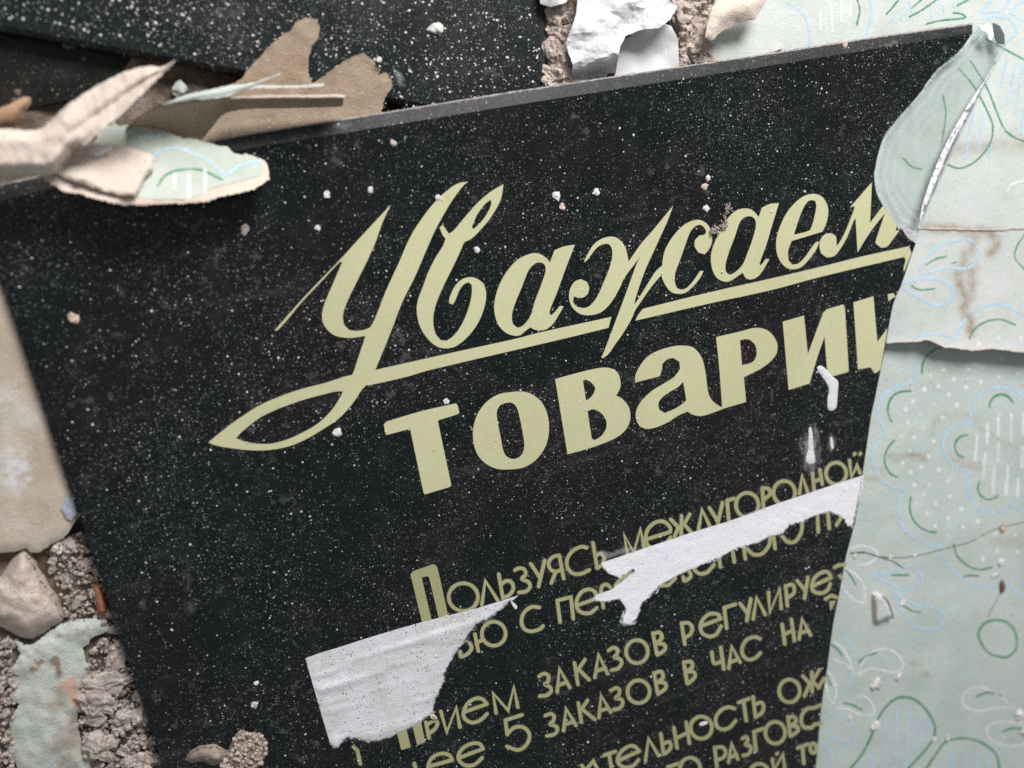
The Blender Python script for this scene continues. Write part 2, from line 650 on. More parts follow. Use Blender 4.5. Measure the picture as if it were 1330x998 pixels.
M_STONE2 = rough_mat("pink_plaster", (0.76, 0.64, 0.56), (0.62, 0.49, 0.41), 130, 1300, 1.0, 0.0009, c3=(0.70, 0.60, 0.54), spots=((0.16, 0.12, 0.10), 0.05))
M_SLAB = rough_mat("painted_plaster", (0.60, 0.52, 0.435), (0.50, 0.40, 0.30), 38, 1300, 0.45, 0.0006, c3=(0.64, 0.60, 0.57), spots=((0.25, 0.18, 0.13), 0.06))
M_BRICK = rough_mat("orange_brick", (0.55, 0.25, 0.15), (0.42, 0.18, 0.11), 200, 1800, 0.8)
M_FLAKE = rough_mat("pale_green_paint", (0.64, 0.66, 0.62), (0.54, 0.575, 0.535), 60, 1500, 0.7, 0.0007, c3=(0.36, 0.29, 0.22), spots=((0.12, 0.10, 0.08), 0.10))
M_BLUE = rough_mat("blue_paint", (0.40, 0.45, 0.55), (0.5, 0.5, 0.55), 150, 1500)
M_WHITE = rough_mat("white_plaster", (0.82, 0.80, 0.78), (0.70, 0.67, 0.63), 200, 1800, 0.6, 0.0004)
M_PINKCRUMB = rough_mat("pinkish_plaster", (0.72, 0.56, 0.47), (0.6, 0.45, 0.36), 200, 1800, 0.6, 0.0004)
M_BACK = paper_mat("wallpaper_back", (0.80, 0.69, 0.60), (0.73, 0.60, 0.51), bump=0.35, scale=60, speck=((0.30, 0.20, 0.15), 0.18))
M_BACKTAN = paper_mat("wallpaper_back_tan", (0.50, 0.39, 0.29), (0.42, 0.32, 0.23), bump=0.9, scale=70, speck=((0.7, 0.66, 0.62), 0.10))
M_CORE = paper_mat("torn_paper_core", (0.80, 0.67, 0.58), (0.74, 0.60, 0.50), bump=0.6, scale=150)
M_WPA = paper_mat("wallpaper_pale", (0.645, 0.675, 0.645), (0.585, 0.635, 0.595), True)
M_WPB = paper_mat("wallpaper_worn", (0.64, 0.65, 0.63), (0.55, 0.60, 0.565), True, scale=22)
M_WPC = paper_mat("wallpaper_green", (0.55, 0.605, 0.57), (0.475, 0.545, 0.505), True, speck=((0.3, 0.30, 0.26), 0.16), scale=30)
M_WHITEPAPER = paper_mat("white_paper", (0.76, 0.76, 0.775), (0.70, 0.685, 0.69), bump=0.1, scale=40)
M_TAPE1 = paper_mat("dirty_white_tape", (0.74, 0.75, 0.79), (0.63, 0.61, 0.60), fray=True, bump=0.3, speck=((0.13, 0.085, 0.06), 1.0), scale=60)
M_TAPE2 = paper_mat("white_tape", (0.86, 0.86, 0.89), (0.82, 0.82, 0.86), fray=True, bump=0.3, speck=((0.35, 0.32, 0.3), 0.10), scale=60)


def ink(name, c, sparse=0.0):
    """Printed wallpaper line, a little worn."""
    t = NT(name)
    col = t.mix(t.ramp(t.noise(900, 4, 0.7), 0.4, 0.7), c, tuple(min(1, v * 1.25 + 0.03) for v in c))
    t.done(col, 0.85, 0.15)
    f = t.math('MULTIPLY', t.ramp(t.noise(700, 4, 0.7), 0.30, 0.58, 0.30, 1.0 - sparse), t.ramp(t.noise(120, 4, 0.7), 0.28, 0.55, 0.35, 1.0))
    a = t.n('ShaderNodeAttribute', attribute_name='fade')
    f = t.math('MULTIPLY', f, t.ramp(a.outputs['Fac'], 0.08, 0.62))
    t.put(t.b.inputs['Alpha'], f)
    return t.m


t = NT("olive_reflection_halo")
t.done((0.20, 0.20, 0.105), 0.3, 0.5)  # halo colour stands in for the letters' reflection in the glass
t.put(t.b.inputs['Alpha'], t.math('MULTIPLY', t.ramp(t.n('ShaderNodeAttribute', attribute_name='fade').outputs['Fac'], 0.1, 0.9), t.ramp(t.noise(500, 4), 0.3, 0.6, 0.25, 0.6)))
M_HALO = t.m
I_BLUE = ink("blue_print", (0.50, 0.68, 0.86), 0.12)
I_GREEN = ink("green_print", (0.055, 0.27, 0.15), 0.05)
I_WHITE = ink("white_print", (0.86, 0.85, 0.88), 0.15)

t = NT("clear_glass")
tr = t.n('ShaderNodeBsdfTransparent'); tr.inputs[0].default_value = (0.955, 0.975, 0.968, 1)
gl = t.n('ShaderNodeBsdfGlossy'); gl.inputs['Roughness'].default_value = 0.10
df = t.n('ShaderNodeBsdfDiffuse'); df.inputs[0].default_value = (0.62, 0.70, 0.68, 1)
fr = t.n('ShaderNodeFresnel'); fr.inputs[0].default_value = 1.5
bp = t.n('ShaderNodeBump'); bp.inputs['Strength'].default_value = 0.25; bp.inputs['Distance'].default_value = 0.0006
t.l(t.noise(150, 4, dist=1.0), bp.inputs['Height'])
for x in (gl, fr):
    t.l(bp.outputs[0], x.inputs['Normal'])
m1 = t.n('ShaderNodeMixShader'); t.l(t.math('MULTIPLY', fr.outputs[0], t.math('SUBTRACT', 1.0, t.n('ShaderNodeNewGeometry').outputs['Backfacing'])), m1.inputs[0]); t.l(tr.outputs[0], m1.inputs[1]); t.l(gl.outputs[0], m1.inputs[2])
m2 = t.n('ShaderNodeMixShader'); t.l(t.math('ADD', t.ramp(t.noise(70, 5, 0.65), 0.3, 0.75, 0.04, 0.16), t.math('MULTIPLY', t.n('ShaderNodeAttribute', attribute_name='ripple_glint').outputs['Fac'], 0.55)), m2.inputs[0]); t.l(m1.outputs[0], m2.inputs[1]); t.l(df.outputs[0], m2.inputs[2])  # pale diffuse arcs paint in the highlights of the ripples
t.l(m2.outputs[0], t.out.inputs[0])
M_CLEAR = t.m

t = NT("fractured_glass_edge")
t.done(t.mix(t.ramp(t.noise(190, 4), 0.36, 0.50), (0.42, 0.43, 0.46), (0.97, 0.97, 0.98)), 0.12, 0.9)  # fracture white, with the edge's bright highlights put into the colour
M_EDGE = t.m
t = NT("grey_glass_edge")
t.done(t.mix(t.ramp(t.noise(260, 3), 0.42, 0.58), (0.22, 0.22, 0.25), (0.42, 0.41, 0.45)), 0.15, 0.9)
M_EDGE2 = t.m

t = NT("milky_scuff")
t.done((0.82, 0.82, 0.86), 0.6, 0.3)
a = t.n('ShaderNodeAttribute', attribute_name='fade')
t.put(t.b.inputs['Alpha'], t.math('MULTIPLY', a.outputs['Fac'], t.ramp(t.noise(900, 5, 0.7), 0.3, 0.62), clamp=True))
M_SCUFF = t.m

# ---------------------------------------------------------------- ground
def ground_z(px, py):
    x, y = px * 0.012, py * 0.012
    z = -0.0205 + 0.0042 * fbm(x, y, 0.9, 5, 2.0) - 0.008 * min(1, max(0, (px - 960) / 60))
    if 690 < px < 960 and py < 190:
        z += 0.004 + 0.005 * fbm(px * .03, py * .03, 1.0, 4, 9.0)
    return z


gx = np.arange(-260, 1600, 7.0)
gy = np.arange(-260, 1260, 7.0)
gv = [at(x, y, -0.02) + Vector((0, 0, ground_z(x, y) + 0.02)) for y in gy for x in gx]
n = len(gx)
gf = [(j * n + i, (j + 1) * n + i, (j + 1) * n + i + 1, j * n + i + 1) for j in range(len(gy) - 1) for i in range(n - 1)]
tag(link("ground", gv, gf, M_DIRT), kind='structure')

# ---------------------------------------------------------------- the black glass sign
ZT, ZB = 0.0, -0.006
base = at(560, 560, ZB)
sign = thing("glass_sign", base, "black glass notice board with cream Russian lettering and a chipped clear corner", "sign")
E5 = T(490, 460, 4.99)
CHIP = [(1263, 43), (1251, 61), (1236, 74.5), (1221, 87), (1208.7, 100.6), (1193.8, 121.8), (1179, 139), (1161.5, 159),
        (1149, 176.4), (1141.6, 196.3), (1136.7, 218.7), (1135.4, 231), (1139, 252.6), (1145.8, 266), (1154, 281),
        (1165.3, 294), (1176.6, 302), (1182.6, 312), (1189.5, 316)]
REDGE = [(1179.6, 344), (1169.8, 372.9), (1160, 395.6), (1151, 445), (1145, 475), (1136, 520), (1131.5, 541), (1121, 612),
         (1110.4, 680), (1099.5, 720), (1090.5, 770), (1082.4, 810), (1074.4, 868), (1066.4, 922), (1060.4, 990), (1050, 1070)]
LEFT_OUT = [(236, 1068), (213, 998), (145, 796), (103, 670), (40, 481), (3, 370), (-37, 250)]
LEFT_IN = [(252, 1068), (228, 998), (160, 794), (119, 668), (57, 481), (20, 370), (-17, 266)]
TOP_OUT = [(-37, 250), (0, 241), (150, 207), (330, 173.5), (500, 147), (660, 121), (830, 95.5), (1000, 70.3), (1140, 48.5), (1263, 31.5)]
TOP_IN = [(-17, 266), (12, 258), (155, 225), (332, 191.3), (502, 164), (660, 138), (830, 111.5), (1000, 85.5), (1140, 63), (1263, 43)]
chip_line = torn(smooth_open(CHIP[1:-1], 3), 0.5, 2.5, closed=False)
top_face = TOP_IN + chip_line + [CHIP[-1]] + smooth_open(REDGE, 2) + LEFT_IN[:-1]
sheet("panel", top_face, ZT, M_GLASS, sign, zbot=ZB, step=None, smooth=False)


def bevel(name, inner, outer, zi, zo, zb, mat, parent):
    V, Fc = [], []
    for (a, b), (c, d) in zip(inner, outer):
        q = at(c, d, zo)
        V += [at(a, b, zi), q, Vector((q.x, q.y, zb))]
    for i in range(len(inner) - 1):
        k = 3 * i
        for e in (0, 1):
            f = (k + e, k + e + 1, k + e + 4, k + e + 3)
            a_, b2, c_ = V[f[0]], V[f[1]], V[f[2]]
            nz = (b2 - a_).cross(c_ - a_)
            Fc.append(f if (nz.z > 0 if e == 0 else True) else tuple(reversed(f)))
    return link(name, V, Fc, mat, parent, False)


bevel("bevel", TOP_IN, TOP_OUT, 0, -0.0013, ZB, M_BEVEL, sign)
bevel("bevel", LEFT_IN, LEFT_OUT, 0, -0.0016, ZB, M_GLASS, sign)
ridge = torn([(x, y - 0.3) for x, y in TOP_OUT[1:]], 0.25, 4, closed=False)
strokes("chipped_rim", [ridge], 2.0, -0.00120, rough_mat("chalky_rim", (0.62, 0.55, 0.52), (0.35, 0.32, 0.31), 500, 1800), sign, wob=0.8)

# the clear corner where the black backing has flaked off
GEDGE = [(1189.5, 316), (1196, 302), (1203.7, 279.6), (1214.2, 252.6), (1224.7, 230), (1233.6, 191), (1261, 149), (1281, 109), (1307, 60), (1305, 45), (1297, 31), (1284, 27), (1263, 31.5)]
GEDGE[5] = (1240.5, 193)
corner = chip_line[::-1] + [CHIP[0]] + GEDGE[::-1]
CH = np.asarray(CHIP)


def chip_d(x, y):
    P = np.array([[x, y]])
    d = 1e9
    for i in range(len(CH) - 1):
        a, b = CH[i], CH[i + 1]
        ab = b - a
        tt = min(1, max(0, float((np.array([x, y]) - a) @ ab / (ab @ ab))))
        d = min(d, float(np.hypot(*(np.array([x, y]) - a - tt * ab))))
    return d


def glass_z(x, y, d):
    c = chip_d(x, y)
    s = min(1.0, c / 55.0)
    z = -0.0004 - 0.0026 * s * s * (3 - 2 * s)
    z += 0.00030 * math.sin(c * 0.62 + 2.0 * fbm(x * .02, y * .02, 1.0, 2)) * math.exp(-c / 26)
    z += 0.00006 * fbm(x * 0.05, y * 0.05, 1.0, 2)
    return z


sheet("clear_corner", corner, glass_z, M_CLEAR, sign, zbot=-0.0045, step=3.0, attr={'ripple_glint': lambda x, y: math.exp(-chip_d(x, y) / 20) * max(0.0, math.sin(chip_d(x, y) * 0.58 + 2.5 * fbm(x * .025, y * .025, 1.0, 3))) ** 2})
# splintered edge of the clear corner: small facets, each with its own tilt
ev, ef, em = [], [], []
run = smooth_open([(1305, 58), (1281, 106), (1261, 146), (1238, 192), (1221, 232), (1208, 262), (1198, 286), (1190, 310)], 4)
wd = lambda u: 1.5 + 9.5 * max(0.0, math.sin(min(1.0, max(0, u - 0.13) / 0.72) * math.pi)) ** 0.7
for i in range(len(run) - 1):
    for j in range(3):
        u0, u1 = i / len(run), (i + 1) / len(run)
        p0, p1 = Vector(run[i]), Vector(run[i + 1])
        dirn = (p1 - p0).normalized()
        nr = Vector((-dirn.y, dirn.x))
        if nr.x > 0:
            nr = -nr
        b = len(ev)
        z0 = -0.0012
        for (pp, uu, jj) in ((p0, u0, j), (p1, u1, j), (p1, u1, j + 1), (p0, u0, j + 1)):
            q = pp + nr * wd(uu) * jj / 3
            ev.append(at(q.x, q.y, z0 + R.uniform(-0.0005, 0.0005) + 0.0004 * jj))
        f = (b, b + 1, b + 2, b + 3)
        nz = (ev[b + 1] - ev[b]).cross(ev[b + 2] - ev[b])
        ef.append(f if nz.z > 0 else f[::-1])
        em.append(1 if j == 0 else 0)
tag(link("splintered_edge", ev, ef, [M_EDGE, M_EDGE2], sign, False, em), kind='stuff')
q = [(1272, 34), (1282, 31), (1289, 36), (1291, 46), (1288, 53), (1283, 50), (1281, 42), (1275, 40)]
sheet("splinter", q, lambda x, y, d: -0.0003 + 0.0006 * min(1, d / 5), M_EDGE, sign, thick=0.0004, step=2.5)
q = torn([(1290, 30), (1299, 34), (1304, 44), (1305, 58), (1296, 57), (1291, 46)], 0.3, 2.5)
t = NT("smoky_glass"); t.done((0.10, 0.115, 0.115), 0.08, 0.6); M_SMOKE = t.m
sheet("splinter", q, lambda x, y, d: -0.0012 + 0.0005 * min(1, d / 6), M_SMOKE, sign, thick=0.0004, step=3)
q = torn(T(1130, 230, 6.65)([(235, 425), (270, 410), (310, 420), (330, 450), (380, 460), (420, 470), (400, 540), (355, 545), (320, 520), (285, 462), (245, 450)]), 0.6, 1.6)
sheet("splinter", q, lambda x, y, d: 0.0001 + 0.0008 * fbm(x * .2, y * .2, 1, 2), rough_mat("crushed_glass", (0.72, 0.72, 0.74), (0.55, 0.53, 0.55), 500, 1500, 1.0), sign, thick=0.0006, step=2)

ZL = 0.00006


def glyph(outer, holes=(), sharp=None, ang=38, n=4, z=ZL, mat=None, name="letter"):
    lo_ = [smooth_closed(outer, ang=ang, n=n)] + [smooth_closed(h, ang=48, n=n) for h in holes]
    return flat(name, lo_, z, mat or M_INK, sign)


A = T(330, 220, 3.838)
B_ = T(330, 470, 3.838)
C_ = T(260, 460, 4.99)
D_ = T(620, 260, 4.99)
G_ = T(800, 240, 4.99)
H_ = T(960, 220, 4.99)
Ff = T(700, 420, 4.99)
J_ = T(900, 380, 4.99)
# heading, first word
u_out = A([(103, 803), (250, 637), (425, 455), (500, 372), (590, 275), (682, 176), (640, 265), (605, 365), (560, 465), (510, 565), (460, 670), (443, 730), (448, 775), (475, 802), (520, 806), (565, 795), (588, 775), (615, 715), (660, 600), (720, 470), (775, 345), (830, 255), (900, 165), (970, 100), (1020, 70), (1068, 62), (1040, 85), (985, 160), (940, 235), (900, 310), (860, 400), (800, 540), (740, 660), (690, 790), (650, 890), (605, 998)])
u_out += C_([(1130, 105), (1085, 190), (1045, 235), (1010, 290), (960, 355), (890, 425), (800, 485), (700, 545), (600, 590), (500, 615), (400, 625), (300, 622), (200, 610), (120, 597), (52, 575), (110, 525), (200, 455), (300, 385), (400, 325), (500, 282), (600, 245), (700, 215), (800, 190), (880, 165), (930, 148), (985, 135), (1010, 80)])
u_out += A([(500, 998), (555, 833), (540, 833), (480, 841), (410, 832), (365, 800), (342, 760), (340, 715), (355, 660), (385, 590), (415, 520), (440, 463), (425, 463), (330, 565), (240, 660), (170, 745), (120, 800)])
glyph(u_out, [C_([(232, 545), (270, 505), (330, 455), (400, 405), (500, 358), (600, 320), (700, 288), (800, 262), (880, 243), (925, 242), (905, 285), (870, 340), (820, 400), (750, 460), (680, 500), (600, 540), (520, 568), (440, 583), (350, 580), (280, 565)])])
glyph([(482, 484)] + [(486.5, 481), (499.4, 478), (590.5, 457.6), (670, 440.2), (700, 432.3), (794.3, 411.7), (790.3, 426), (740, 438.3), (680, 452.4), (614, 467.6), (554, 482), (526.5, 490), (478, 501), (470, 497)], ang=30, z=ZL + 0.00002, name="underline")
glyph([(835, 401.3), (920, 380.3), (1000.4, 362.2), (1066.2, 346.7), (1120.3, 333.2), (1180.4, 320.2), (1173.4, 334.2), (1120.3, 346.7), (1060, 361.3), (1000.4, 377.3), (920, 394.7), (825, 416.8), (829, 409)], ang=30, name="underline")
glyph(H_([(1100, 500), (1118, 545), (1095, 600), (1070, 665), (1066, 640), (1080, 590), (1068, 566)]), ang=30, z=ZL + 0.00002, name="underline")  # underline's reflection in the broken edge, drawn in letter colour
glyph(A([(925, 290), (940, 278), (972, 322), (1000, 300), (1050, 240), (1110, 172), (1180, 112), (1243, 75), (1230, 150), (1190, 225), (1140, 290), (1085, 345), (1048, 365), (1030, 405), (990, 490), (950, 570), (915, 650), (897, 710), (893, 765), (905, 820), (930, 852), (960, 855), (1000, 825), (1040, 765), (1070, 690), (1085, 625), (1085, 578), (1070, 563), (1045, 575), (1020, 610), (1005, 650), (990, 675), (972, 668), (975, 640), (1000, 585), (1035, 550), (1075, 538), (1110, 545), (1145, 570), (1157, 620), (1150, 680), (1120, 760), (1070, 830), (1010, 880), (960, 893), (915, 885), (870, 850), (830, 790), (812, 720), (815, 660), (840, 590), (870, 510), (905, 440), (940, 385), (955, 345), (940, 328)]),
      [A([(1180, 152), (1150, 175), (1110, 230), (1085, 290), (1095, 298), (1130, 265), (1165, 215), (1182, 175)])])
glyph(D_([(632, 290), (565, 300), (500, 325), (470, 405), (445, 375), (405, 350), (360, 345), (300, 365), (240, 405), (180, 480), (135, 570), (110, 670), (115, 750), (140, 815), (185, 860), (240, 880), (280, 875), (310, 850), (345, 825), (370, 840), (420, 845), (460, 830), (500, 790), (560, 690), (535, 685), (505, 722), (480, 748), (468, 735), (475, 700), (520, 590), (570, 450), (605, 360)]),
      [D_([(400, 405), (370, 415), (330, 460), (290, 560), (245, 670), (225, 740), (230, 800), (262, 828), (300, 810), (345, 750), (375, 650), (410, 560), (440, 470), (440, 430), (425, 410)])])
glyph(D_([(690, 402), (710, 360), (745, 300), (790, 260), (840, 240), (890, 240), (930, 265), (960, 310), (975, 370), (980, 400), (1060, 285), (1130, 205), (1200, 120), (1270, 35), (1235, 130), (1190, 230), (1140, 340), (1090, 450), (1050, 560), (1022, 650), (1018, 678), (1050, 630), (1100, 550), (1150, 470), (1196, 425), (1196, 482), (1130, 560), (1060, 660), (1020, 720), (1000, 770), (940, 870), (890, 940), (850, 998)]) + [(782.2, 465.8), (781, 463)] +
      D_([(815, 998), (860, 880), (905, 760), (950, 640), (990, 530), (1030, 420), (1055, 370), (1000, 440), (950, 510), (920, 575), (870, 660), (820, 715), (770, 740), (710, 747), (660, 735), (615, 695), (595, 640), (600, 580), (630, 530), (670, 513), (710, 530), (725, 570), (715, 610), (685, 632), (650, 632), (625, 625), (620, 660), (640, 690), (690, 700), (735, 680), (780, 620), (820, 530), (860, 430), (875, 360), (870, 310), (850, 285), (820, 285), (780, 305), (745, 345), (710, 392)]))
glyph(G_([(295, 588), (299, 530), (310, 450), (340, 380), (390, 310), (450, 255), (510, 230), (555, 232), (595, 260), (620, 310), (622, 370), (605, 415), (575, 452), (535, 440), (510, 400), (512, 360), (540, 330), (575, 325), (585, 305), (570, 275), (545, 260), (515, 270), (480, 310), (450, 390), (415, 490), (385, 570), (382, 630), (395, 670), (425, 680), (460, 668), (500, 625), (545, 560), (568, 560), (545, 605), (500, 660), (450, 700), (400, 708), (350, 690), (315, 640)]), z=ZL + 0.00002)
glyph(G_([(1057, 120), (1000, 125), (945, 150), (925, 210), (890, 170), (850, 155), (800, 160), (755, 185), (710, 240), (665, 320), (630, 400), (615, 470), (625, 550), (655, 605), (700, 628), (740, 625), (780, 600), (820, 570), (840, 605), (870, 615), (915, 600), (950, 560), (985, 500), (995, 482), (970, 482), (950, 510), (935, 525), (930, 515), (945, 470), (975, 390), (1010, 270), (1035, 190)]),
      [G_([(860, 205), (830, 215), (800, 250), (770, 340), (735, 430), (712, 510), (712, 560), (735, 585), (770, 570), (820, 520), (850, 450), (880, 370), (905, 280), (905, 235), (885, 210)])])
glyph(H_([(490, 160), (540, 180), (570, 230), (578, 280), (565, 350), (540, 405), (440, 435), (340, 465), (318, 530), (320, 590), (345, 618), (385, 610), (430, 565), (475, 500), (498, 472), (520, 468), (500, 520), (460, 575), (410, 630), (360, 648), (310, 640), (265, 595), (242, 530), (242, 450), (265, 370), (310, 280), (370, 210), (430, 170)]),
      [H_([(470, 200), (440, 215), (410, 265), (380, 345), (355, 425), (450, 400), (470, 370), (490, 300), (500, 240), (495, 208)])])
glyph(H_([(520, 490), (530, 450), (560, 420), (600, 415), (628, 435), (632, 480), (628, 500), (650, 475), (690, 400), (745, 260), (745, 240), (718, 248), (790, 165), (860, 85), (856, 200), (848, 348), (932, 238), (948, 262), (1000, 335), (1022, 372), (1012, 398), (1040, 396), (1000, 450), (960, 500), (920, 510), (885, 480), (890, 450), (945, 285), (870, 380), (815, 460), (768, 540), (764, 480), (755, 318), (740, 340), (700, 440), (660, 510), (620, 560), (570, 573), (530, 545)]))
# heading, second word
glyph(E5([(42, 455), (60, 438), (280, 372), (510, 320), (522, 335), (532, 380), (515, 392), (395, 430), (400, 470), (480, 850), (470, 862), (310, 910), (300, 900), (215, 495), (205, 487), (60, 525), (52, 515)]), ang=20)
glyph(E5([(870, 247), (790, 260), (715, 305), (655, 380), (622, 480), (625, 580), (655, 660), (710, 715), (780, 745), (860, 748), (950, 735), (1030, 685), (1090, 600), (1113, 500), (1105, 400), (1070, 320), (1010, 265), (940, 243)]), [E5([(830, 318), (795, 335), (775, 375), (780, 440), (800, 540), (815, 620), (840, 665), (885, 680), (930, 660), (952, 610), (948, 540), (925, 420), (905, 350), (875, 318)])])
glyph(Ff([(105, 362), (220, 330), (340, 300), (430, 287), (490, 300), (520, 340), (530, 400), (515, 445), (500, 468), (545, 495), (585, 550), (592, 620), (570, 680), (520, 730), (440, 770), (330, 810), (185, 850)]),
      [Ff([(285, 372), (310, 368), (345, 390), (365, 420), (355, 455), (325, 490), (305, 500)]), Ff([(315, 572), (350, 558), (400, 580), (435, 630), (435, 680), (405, 730), (360, 758), (342, 748)])])
glyph(Ff([(625, 385), (625, 340), (650, 285), (700, 220), (780, 175), (870, 150), (940, 145), (1000, 158), (1045, 205), (1070, 270), (1085, 360), (1095, 440), (1115, 490), (1150, 525), (1192, 548), (1195, 555), (1100, 590), (1040, 602), (990, 590), (965, 572), (900, 600), (840, 640), (760, 675), (700, 685), (655, 670), (630, 625), (630, 570), (660, 510), (730, 440), (820, 385), (880, 345), (915, 295), (910, 250), (870, 225), (830, 235), (800, 265), (795, 310), (780, 345), (700, 365)]),
      [Ff([(935, 380), (900, 415), (840, 450), (795, 485), (775, 520), (780, 560), (815, 582), (870, 560), (920, 530), (955, 500), (945, 440)])])
glyph(J_([(150, 295), (170, 285), (300, 255), (400, 230), (470, 240), (520, 280), (548, 340), (540, 400), (500, 450), (430, 500), (330, 550), (345, 710), (190, 755), (170, 480)]), [J_([(305, 310), (355, 303), (395, 330), (412, 370), (408, 420), (380, 455), (318, 472)])], z=ZL + 0.00002)
glyph(J_([(582, 190), (720, 150), (745, 400), (845, 130), (870, 108), (975, 78), (985, 100), (1010, 505), (1000, 518), (880, 550), (868, 480), (853, 285), (800, 440), (757, 590), (620, 633)]), ang=12)
glyph(J_([(1040, 65), (1170, 25), (1195, 320), (1262, 232), (1215, 500), (1180, 525), (1150, 485), (1070, 500)]), ang=12)  # outline takes in the letter's reflection at the broken edge
glyph(J_([(1262, 12), (1300, 5), (1312, 25), (1290, 40), (1268, 58)]), ang=12)  # reflected letter fragment at the broken edge, painted in letter colour

# small text, letter by letter
K_ = T(500, 680, 4.99)
L_ = T(740, 600, 4.99)
Mm = T(900, 560, 4.99)
Nn = T(660, 760, 4.99)
Pp = T(440, 798, 4.99)
Qq = T(860, 720, 4.99)
R_ = T(700, 798, 4.99)
S_ = T(860, 798, 4.99)


def let(tile, *lines, w=4.7, sm=True):
    ls = []
    for ln in lines:
        p = tile(ln)
        if sm and len(p) > 3 and p[0] != p[-1]:
            p = smooth_open(p, 4)
        ls.append(p)
    strokes("letter", ls, w, ZL, M_INK2, sign, wob=0.12, halo=M_HALO)


glyph(K_([(165, 330), (182, 310), (312, 264), (335, 275), (350, 330), (412, 610), (352, 632), (287, 352), (276, 342), (243, 350), (242, 368), (310, 660), (250, 680)]), ang=20, mat=M_INK2)
EL = lambda *a: ell(*a)
let(K_, EL(508, 478, 95, 90))
let(K_, [(628, 528), (650, 372), (730, 498)])
let(K_, [(738, 330), (765, 490)], [(752, 395), (790, 372), (822, 385), (832, 425), (805, 465), (768, 482)])
let(K_, [(842, 303), (870, 290), (903, 298), (912, 332), (888, 360), (930, 380), (940, 412), (915, 440), (868, 448)])
let(K_, [(945, 262), (1003, 350)], [(1035, 240), (995, 410)])
let(K_, [(1130, 207), (1158, 358)], [(1125, 208), (1085, 220), (1060, 260), (1075, 300), (1110, 312), (1142, 300)], [(1105, 318), (1078, 387)])
let(K_, [(1308, 158), (1270, 152), (1215, 180), (1180, 235), (1185, 290), (1220, 325), (1270, 327), (1325, 302)])
let(L_, [(150, 525), (178, 690)], [(165, 612), (200, 595), (222, 620), (215, 660), (182, 688)])
let(L_, [(375, 600), (352, 470), (415, 590), (458, 435), (482, 556)], sm=False)
let(L_, [(496, 503), (650, 455)], [(650, 455), (650, 425), (610, 388), (555, 393), (508, 435), (492, 490), (505, 540), (550, 560), (610, 540), (655, 490)])
let(L_, [(655, 373), (705, 425), (680, 482)], [(725, 350), (722, 475)], [(778, 340), (742, 405), (785, 455)])
let(L_, [(835, 435), (857, 310), (905, 412)])
let(L_, [(905, 298), (955, 378)], [(990, 265), (960, 400)])
let(L_, [(1030, 375), (1020, 252), (1065, 238)], sm=False)
let(L_, EL(1150, 280, 73, 79))
let(Mm, [(457, 492), (450, 370)], [(450, 370), (490, 375), (500, 408), (465, 440)])
let(Mm, EL(592, 400, 70, 76))
let(Mm, [(690, 405), (707, 290), (742, 392)])
let(Mm, [(775, 275), (785, 380)], [(823, 250), (838, 345)], [(780, 332), (832, 307)])
let(Mm, EL(928, 275, 66, 70))
let(Mm, [(1015, 190), (1028, 300), (1063, 222), (1083, 272)], [(1046, 152), (1050, 147)], [(1082, 150), (1087, 146)], sm=False)
# line two
let(K_, [(488, 830), (495, 864), (540, 842), (562, 805), (548, 775)])
let(K_, [(583, 718), (605, 828)], EL(705, 715, 77, 78), [(592, 778), (630, 755)])
let(K_, [(1000, 545), (950, 542), (900, 580), (885, 640), (905, 685), (950, 700), (1002, 685), (1025, 665)])
let(K_, [(1135, 640), (1117, 500), (1205, 478), (1220, 618)], sm=False)
let(Nn, [(448, 132), (572, 88)], [(572, 88), (565, 48), (525, 28), (475, 47), (445, 100), (447, 150), (480, 180), (530, 182), (575, 148)])
let(L_, [(218, 945), (203, 825), (235, 795), (265, 815)])
let(L_, [(295, 802), (330, 758), (390, 728)])
let(L_, [(585, 803), (640, 800), (685, 755)])
let(L_, [(735, 745), (745, 772), (785, 742), (770, 705)])
let(L_, [(808, 700), (840, 725), (890, 717), (935, 668)])
let(L_, [(976, 682), (970, 630)])
let(L_, [(1057, 585), (1067, 650)], [(1128, 550), (1138, 630)])
let(L_, [(1150, 565), (1190, 600), (1245, 597), (1290, 545), (1300, 490)])
let(Mm, [(532, 762), (524, 690)])
let(Mm, [(580, 685), (620, 722), (668, 712), (702, 655), (708, 600)])
let(Mm, [(808, 555), (812, 655)], [(875, 535), (883, 632)])
let(Mm, [(962, 560), (930, 610)])
# line three
flat("letter", [Pp([(360, 700), (425, 690), (467, 862), (405, 880)])], ZL, M_INK2, sign)
flat("letter", [Pp([(470, 690), (530, 680), (560, 830), (508, 850)])], ZL, M_INK2, sign)
let(Pp, [(585, 802), (565, 700)], [(572, 715), (620, 690), (640, 705), (625, 742), (588, 772)])
let(Pp, [(662, 630), (700, 765), (762, 605), (785, 732)], sm=False)
let(Pp, [(818, 632), (960, 582)], [(960, 582), (930, 550), (880, 548), (830, 585), (808, 640), (820, 680), (865, 703), (920, 685), (962, 645)])
let(Pp, [(1020, 640), (1000, 512), (1098, 625), (1135, 470), (1160, 602)], sm=False)
let(Nn, [(200, 592), (232, 575), (262, 590), (255, 630), (238, 645), (272, 662), (278, 690), (250, 715), (205, 720)])
let(Nn, [(318, 693), (332, 542), (400, 665)], [(322, 652), (380, 630)], sm=False)
let(Nn, [(430, 505), (452, 645)], [(498, 484), (445, 562)], [(458, 548), (525, 615)])
let(Nn, [(562, 600), (585, 452), (645, 575)], [(570, 558), (630, 540)], sm=False)
let(Nn, [(650, 425), (680, 407), (707, 417), (705, 450), (688, 468), (727, 482), (735, 510), (710, 542), (670, 552)])
let(Nn, EL(835, 432, 71, 75))
